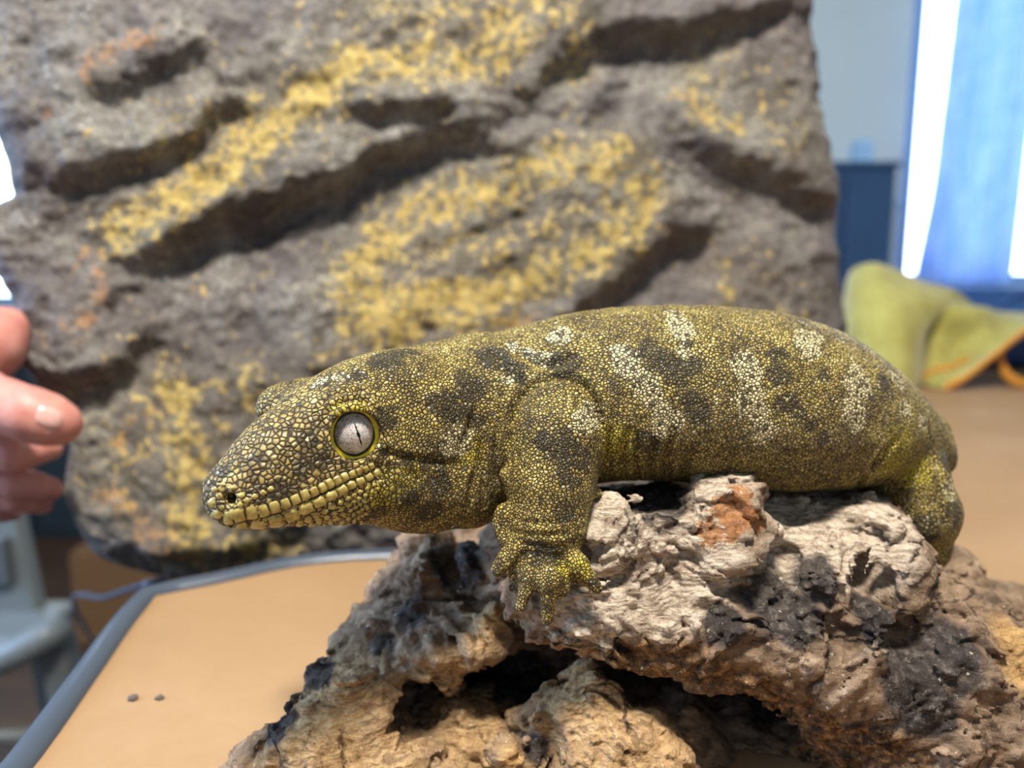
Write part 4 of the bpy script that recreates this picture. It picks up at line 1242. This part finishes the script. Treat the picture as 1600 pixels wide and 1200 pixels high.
# dark blue bag the cloth is thrown over
def build_bag():
    m = simple('bag_blue', (.010, .045, .16), .7, .2, 60, .2)
    p0 = P(1525, 612, 1.34); p1 = P(1760, 500, 1.34)
    root = thing('bag', (1.0, 1.3, TABLE_Z), 'dark blue bag on the table under the yellow cloth', 'bag')
    b = bm_box((p0.x, 1.335, TABLE_Z + .001), (p1.x, 1.46, p1.z), .025, 4)
    bmesh.ops.subdivide_edges(b, edges=b.edges[:], cuts=2, use_grid_fill=True)
    for v in b.verts:
        v.co.y += .006 * math.sin(v.co.x * 60) ; v.co.z += (.006 * math.sin(v.co.x * 45 + 1) if v.co.z > TABLE_Z + .03 else 0)
    bm_obj('bag_body', b, m, root, True)
    tube('bag_handle', [((p0.x + .05), 1.40, p1.z - .01), ((p0.x + .08), 1.40, p1.z + .03), ((p1.x - .08), 1.40, p1.z + .03), ((p1.x - .05), 1.40, p1.z - .01)], .006, m, root, 24, 8)
build_bag()

# ------------------------------------------------------------------ curtain
def build_curtain():
    t = NT('curtain_sheer')
    wv = t.noise(14, 4)
    cc = t.ramp(wv, [(.3, (.50, .66, .92)), (.7, (.64, .77, .95))])
    t.done(cc, .9, None, .1)
    tr = t.n('BsdfTranslucent', Color=cc); mx = t.n('MixShader', Fac=.62)
    out = [n for n in t.t.nodes if n.type == 'OUTPUT_MATERIAL'][0]
    t.t.links.new(t.b.outputs[0], mx.inputs[1]); t.t.links.new(tr.outputs[0], mx.inputs[2]); t.t.links.new(mx.outputs[0], out.inputs[0])
    Yc = ROOM_Y - .10
    rows = []
    zt = 2.32; zb = P(1500, 446, Yc).z
    for i in range(60):
        f = i / 59; z = zt + (zb - zt) * f
        pyv = 446 - (z - zb) / Yc * FPX
        lft = interp(np.array([pyv]), [-200, 0, 120, 200, 300, 380, 446], [1476, 1470, 1466, 1462, 1456, 1446, 1438])[0]
        rgt = 1592
        row = []
        for j in range(90):
            u = j / 89; px = lft + (rgt - lft) * u
            ph = u * 2 * math.pi * 4.6
            y = Yc + .045 * math.sin(ph + .4 * math.sin(f * 4)) * (.6 + .4 * f) + .010 * math.sin(ph * 2.3 + 1.0)
            x = P(px, 300, Yc).x + .0135 * math.cos(ph) * (.7 + .3 * f)
            row.append((x, y, z))
        rows.append(row)
    root = thing('curtain', (P(1520, 300, Yc).x, Yc, 2.36), 'sheer pale blue curtain hanging in front of the bright window', 'curtain')
    sheet('curtain_panel', rows, t.m, root, .0012)
    tube('curtain_rod', [(WR[0] - .15, Yc, 2.345), (WR[1], Yc, 2.345)], .012, simple('rod_metal', (.4, .4, .42), .3, .02, 10, Metallic=.9), root)
    for sx in (WR[0] - .1, WR[1] - .05):
        bm_obj('rod_bracket', bm_box((sx - .01, Yc, 2.335), (sx + .01, ROOM_Y, 2.355)), simple('bracket_metal', (.4, .4, .42), .3), root)
build_curtain()

# ------------------------------------------------------------------ cabinets under the windows
def cabinet(name, lo, hi, col, label, n_doors, knob=(.5, .5, .5)):
    lo = Vector(lo); hi = Vector(hi)
    m = simple(name + '_paint', col, .5, .12, 14, .05)
    root = thing(name, ((lo.x + hi.x) / 2, (lo.y + hi.y) / 2, 0), label, 'cabinet')
    bm_obj('cabinet_body', bm_box(lo, hi, .006), m, root)
    bm_obj('cabinet_top', bm_box((lo.x - .01, lo.y - .015, hi.z), (hi.x + .01, hi.y, hi.z + .02), .004), m, root)
    km = simple(name + '_knob', knob, .3, .02, 10, Metallic=.8)
    w = (hi.x - lo.x) / n_doors
    for k in range(n_doors):
        d = bm_obj('cabinet_door', bm_box((lo.x + w * k + .008, lo.y - .014, lo.z + .03), (lo.x + w * (k + 1) - .008, lo.y, hi.z - .02), .004), m, root)
        b = bmesh.new(); bmesh.ops.create_uvsphere(b, u_segments=14, v_segments=8, radius=.012, matrix=Matrix.Translation((lo.x + w * (k + .85), lo.y - .026, hi.z - .15)))
        o = bm_obj('knob', b, km, None, True, (0, 0, 0)); o.parent = d
        o.matrix_parent_inverse = (Matrix.Translation(root.location)).inverted()
    return root
zc = P(1365, 262, 2.85).z
cabinet('blue_cabinet', (P(1240, 300, 2.85).x, 2.85, 0), (P(1399, 300, 2.85).x, 3.18, zc), (.028, .075, .16), 'tall dark blue cabinet standing beside the curtained window', 2)
cabinet('low_cabinet', (-2.35, 2.75, 0), (P(330, 600, 2.75).x, 3.18, P(100, 500, 2.75).z), (.012, .022, .030), 'long low dark cabinet under the overexposed window', 4)
def carton():
    y = 2.95; x0 = P(1338, 250, y).x; x1 = P(1364, 250, y).x; z0 = zc + .021; z1 = P(1350, 216, y).z
    root = thing('carton', ((x0 + x1) / 2, y, z0), 'small pale blue carton standing on the blue cabinet', 'carton')
    m = simple('carton_card', (.38, .60, .82), .7, .05, 20)
    bm_obj('carton_body', bm_box((x0, y, z0), (x1, y + .06, z0 + (z1 - z0) * .7), .003), m, root)
    b = bmesh.new()
    zz = z0 + (z1 - z0) * .7; xm = x0 + (x1 - x0) * .5
    vs = [b.verts.new(v) for v in [(x0, y, zz), (x1, y, zz), (x1, y + .06, zz), (x0, y + .06, zz), (x0, y + .03, z1), (x1, y + .03, z1)]]
    for f in [(0, 1, 5, 4), (2, 3, 4, 5), (0, 4, 3), (1, 2, 5), (0, 3, 2, 1)]: b.faces.new([vs[i] for i in f])
    bm_obj('carton_gable', b, m, root)
carton()

# ------------------------------------------------------------------ grey chair, cardboard box, cable
def build_chair():
    m = simple('chair_plastic', (.135, .148, .145), .45, .06, 20, .05)
    dm = simple('chair_slot_shade', (.07, .075, .078), .5, .06, 20)  # darker copy of the plastic for the slot's painted shade
    Yc = 1.02
    root = thing('plastic_chair', (P(-60, 700, Yc).x, Yc + .2, 0), 'grey plastic chair standing on the floor beside the table', 'chair')
    def slab(name, pts, y0, th, bev=.008, mat=m, parent=root):
        b = bmesh.new()
        q = [P(x, y, y0) for x, y in pts]
        f = b.faces.new([b.verts.new(p) for p in q])
        r = bmesh.ops.extrude_face_region(b, geom=[f])
        bmesh.ops.translate(b, verts=[v for v in r['geom'] if isinstance(v, bmesh.types.BMVert)], vec=(0, th, 0))
        if bev: bmesh.ops.bevel(b, geom=b.edges[:], offset=bev, segments=3, profile=.5, affect='EDGES')
        return bm_obj(name, b, mat, parent, True if False else False)
    # solid backrest; a darker slab stands in for its shaded slot
    slab('backrest', [(-200, 775), (14, 752), (66, 990), (-200, 1030)], Yc, .028)
    slab('backrest_slot_shade', [(-150, 852), (6, 842), (16, 915), (-150, 930)], Yc - .012, .016, .004, dm)
    # seat: rounded slab, front edge toward the camera
    C = [(-220, 1095, .93), (-60, 1052, .93), (40, 1012, .93), (80, 990, .945), (88, 990, .985), (76, 1000, 1.03)]
    tube('seat_rim', [P(*p) for p in C], .019, m, root, 50, 14)
    zs = P(40, 1014, .93).z
    b = bm_box((P(-330, 1000, .95).x, .94, zs - .012), (P(60, 985, .96).x, 1.06, zs + .008), .008, 3)
    bm_obj('seat', b, m, root)
    for (px, py, y) in ((88, 985, .97), (66, 985, 1.05), (-300, 1000, .97), (-300, 1000, 1.05)):
        p = P(px, py, y); q = Vector((p.x + .035, p.y, .0))
        n = bmesh.new(); bmesh.ops.create_cube(n, size=1)
        for v in n.verts:
            c = p if v.co.z > 0 else q
            w = .036 if v.co.z > 0 else .026
            v.co = Vector((c.x + v.co.x * w, c.y + v.co.y * w, (zs - .005) if v.co.z > 0 else 0))
        bmesh.ops.bevel(n, geom=n.edges[:], offset=.005, segments=2, profile=.5, affect='EDGES')
        bm_obj('leg', n, m, root)
    tube('rung', [P(-330, 1150, .97), P(97, 1150, .97)], .011, m, root)
build_chair()
def build_box():
    m = simple('cardboard', (.13, .055, .012), .8, .12, 20, .1)
    y = 1.95; x0 = P(110, 900, y).x; x1 = P(330, 900, y).x; h = P(150, 868, y).z
    root = thing('cardboard_box', ((x0 + x1) / 2, y + .2, 0), 'brown cardboard box on the dark floor behind the table', 'box')
    bm_obj('box_body', bm_box((x0, y, 0.001), (x1, y + .4, h), .003), m, root)
    for k in (0, 1):
        b = bm_box((x0, y + .2 * k + .002, h), (x1, y + .2 * (k + 1) - .002, h + .005)); bm_obj('box_flap', b, m, root)
build_box()
cable_m = simple('cable_sheath', (.06, .08, .12), .3, .03, 50)
c = tube('cable', [P(262, 905, .545), P(238, 910, .54), P(215, 917, .56), P(165, 933, .68), P(118, 953, .82), (-.462, .87, .50), (-.465, .90, .25), (-.46, .93, .03), (-.43, .97, .004), (-.3, 1.1, .004)], .0024, cable_m, None, 120, 8)
tag(c, 'thin blue cable drooping from behind the table corner to the floor', 'cable')
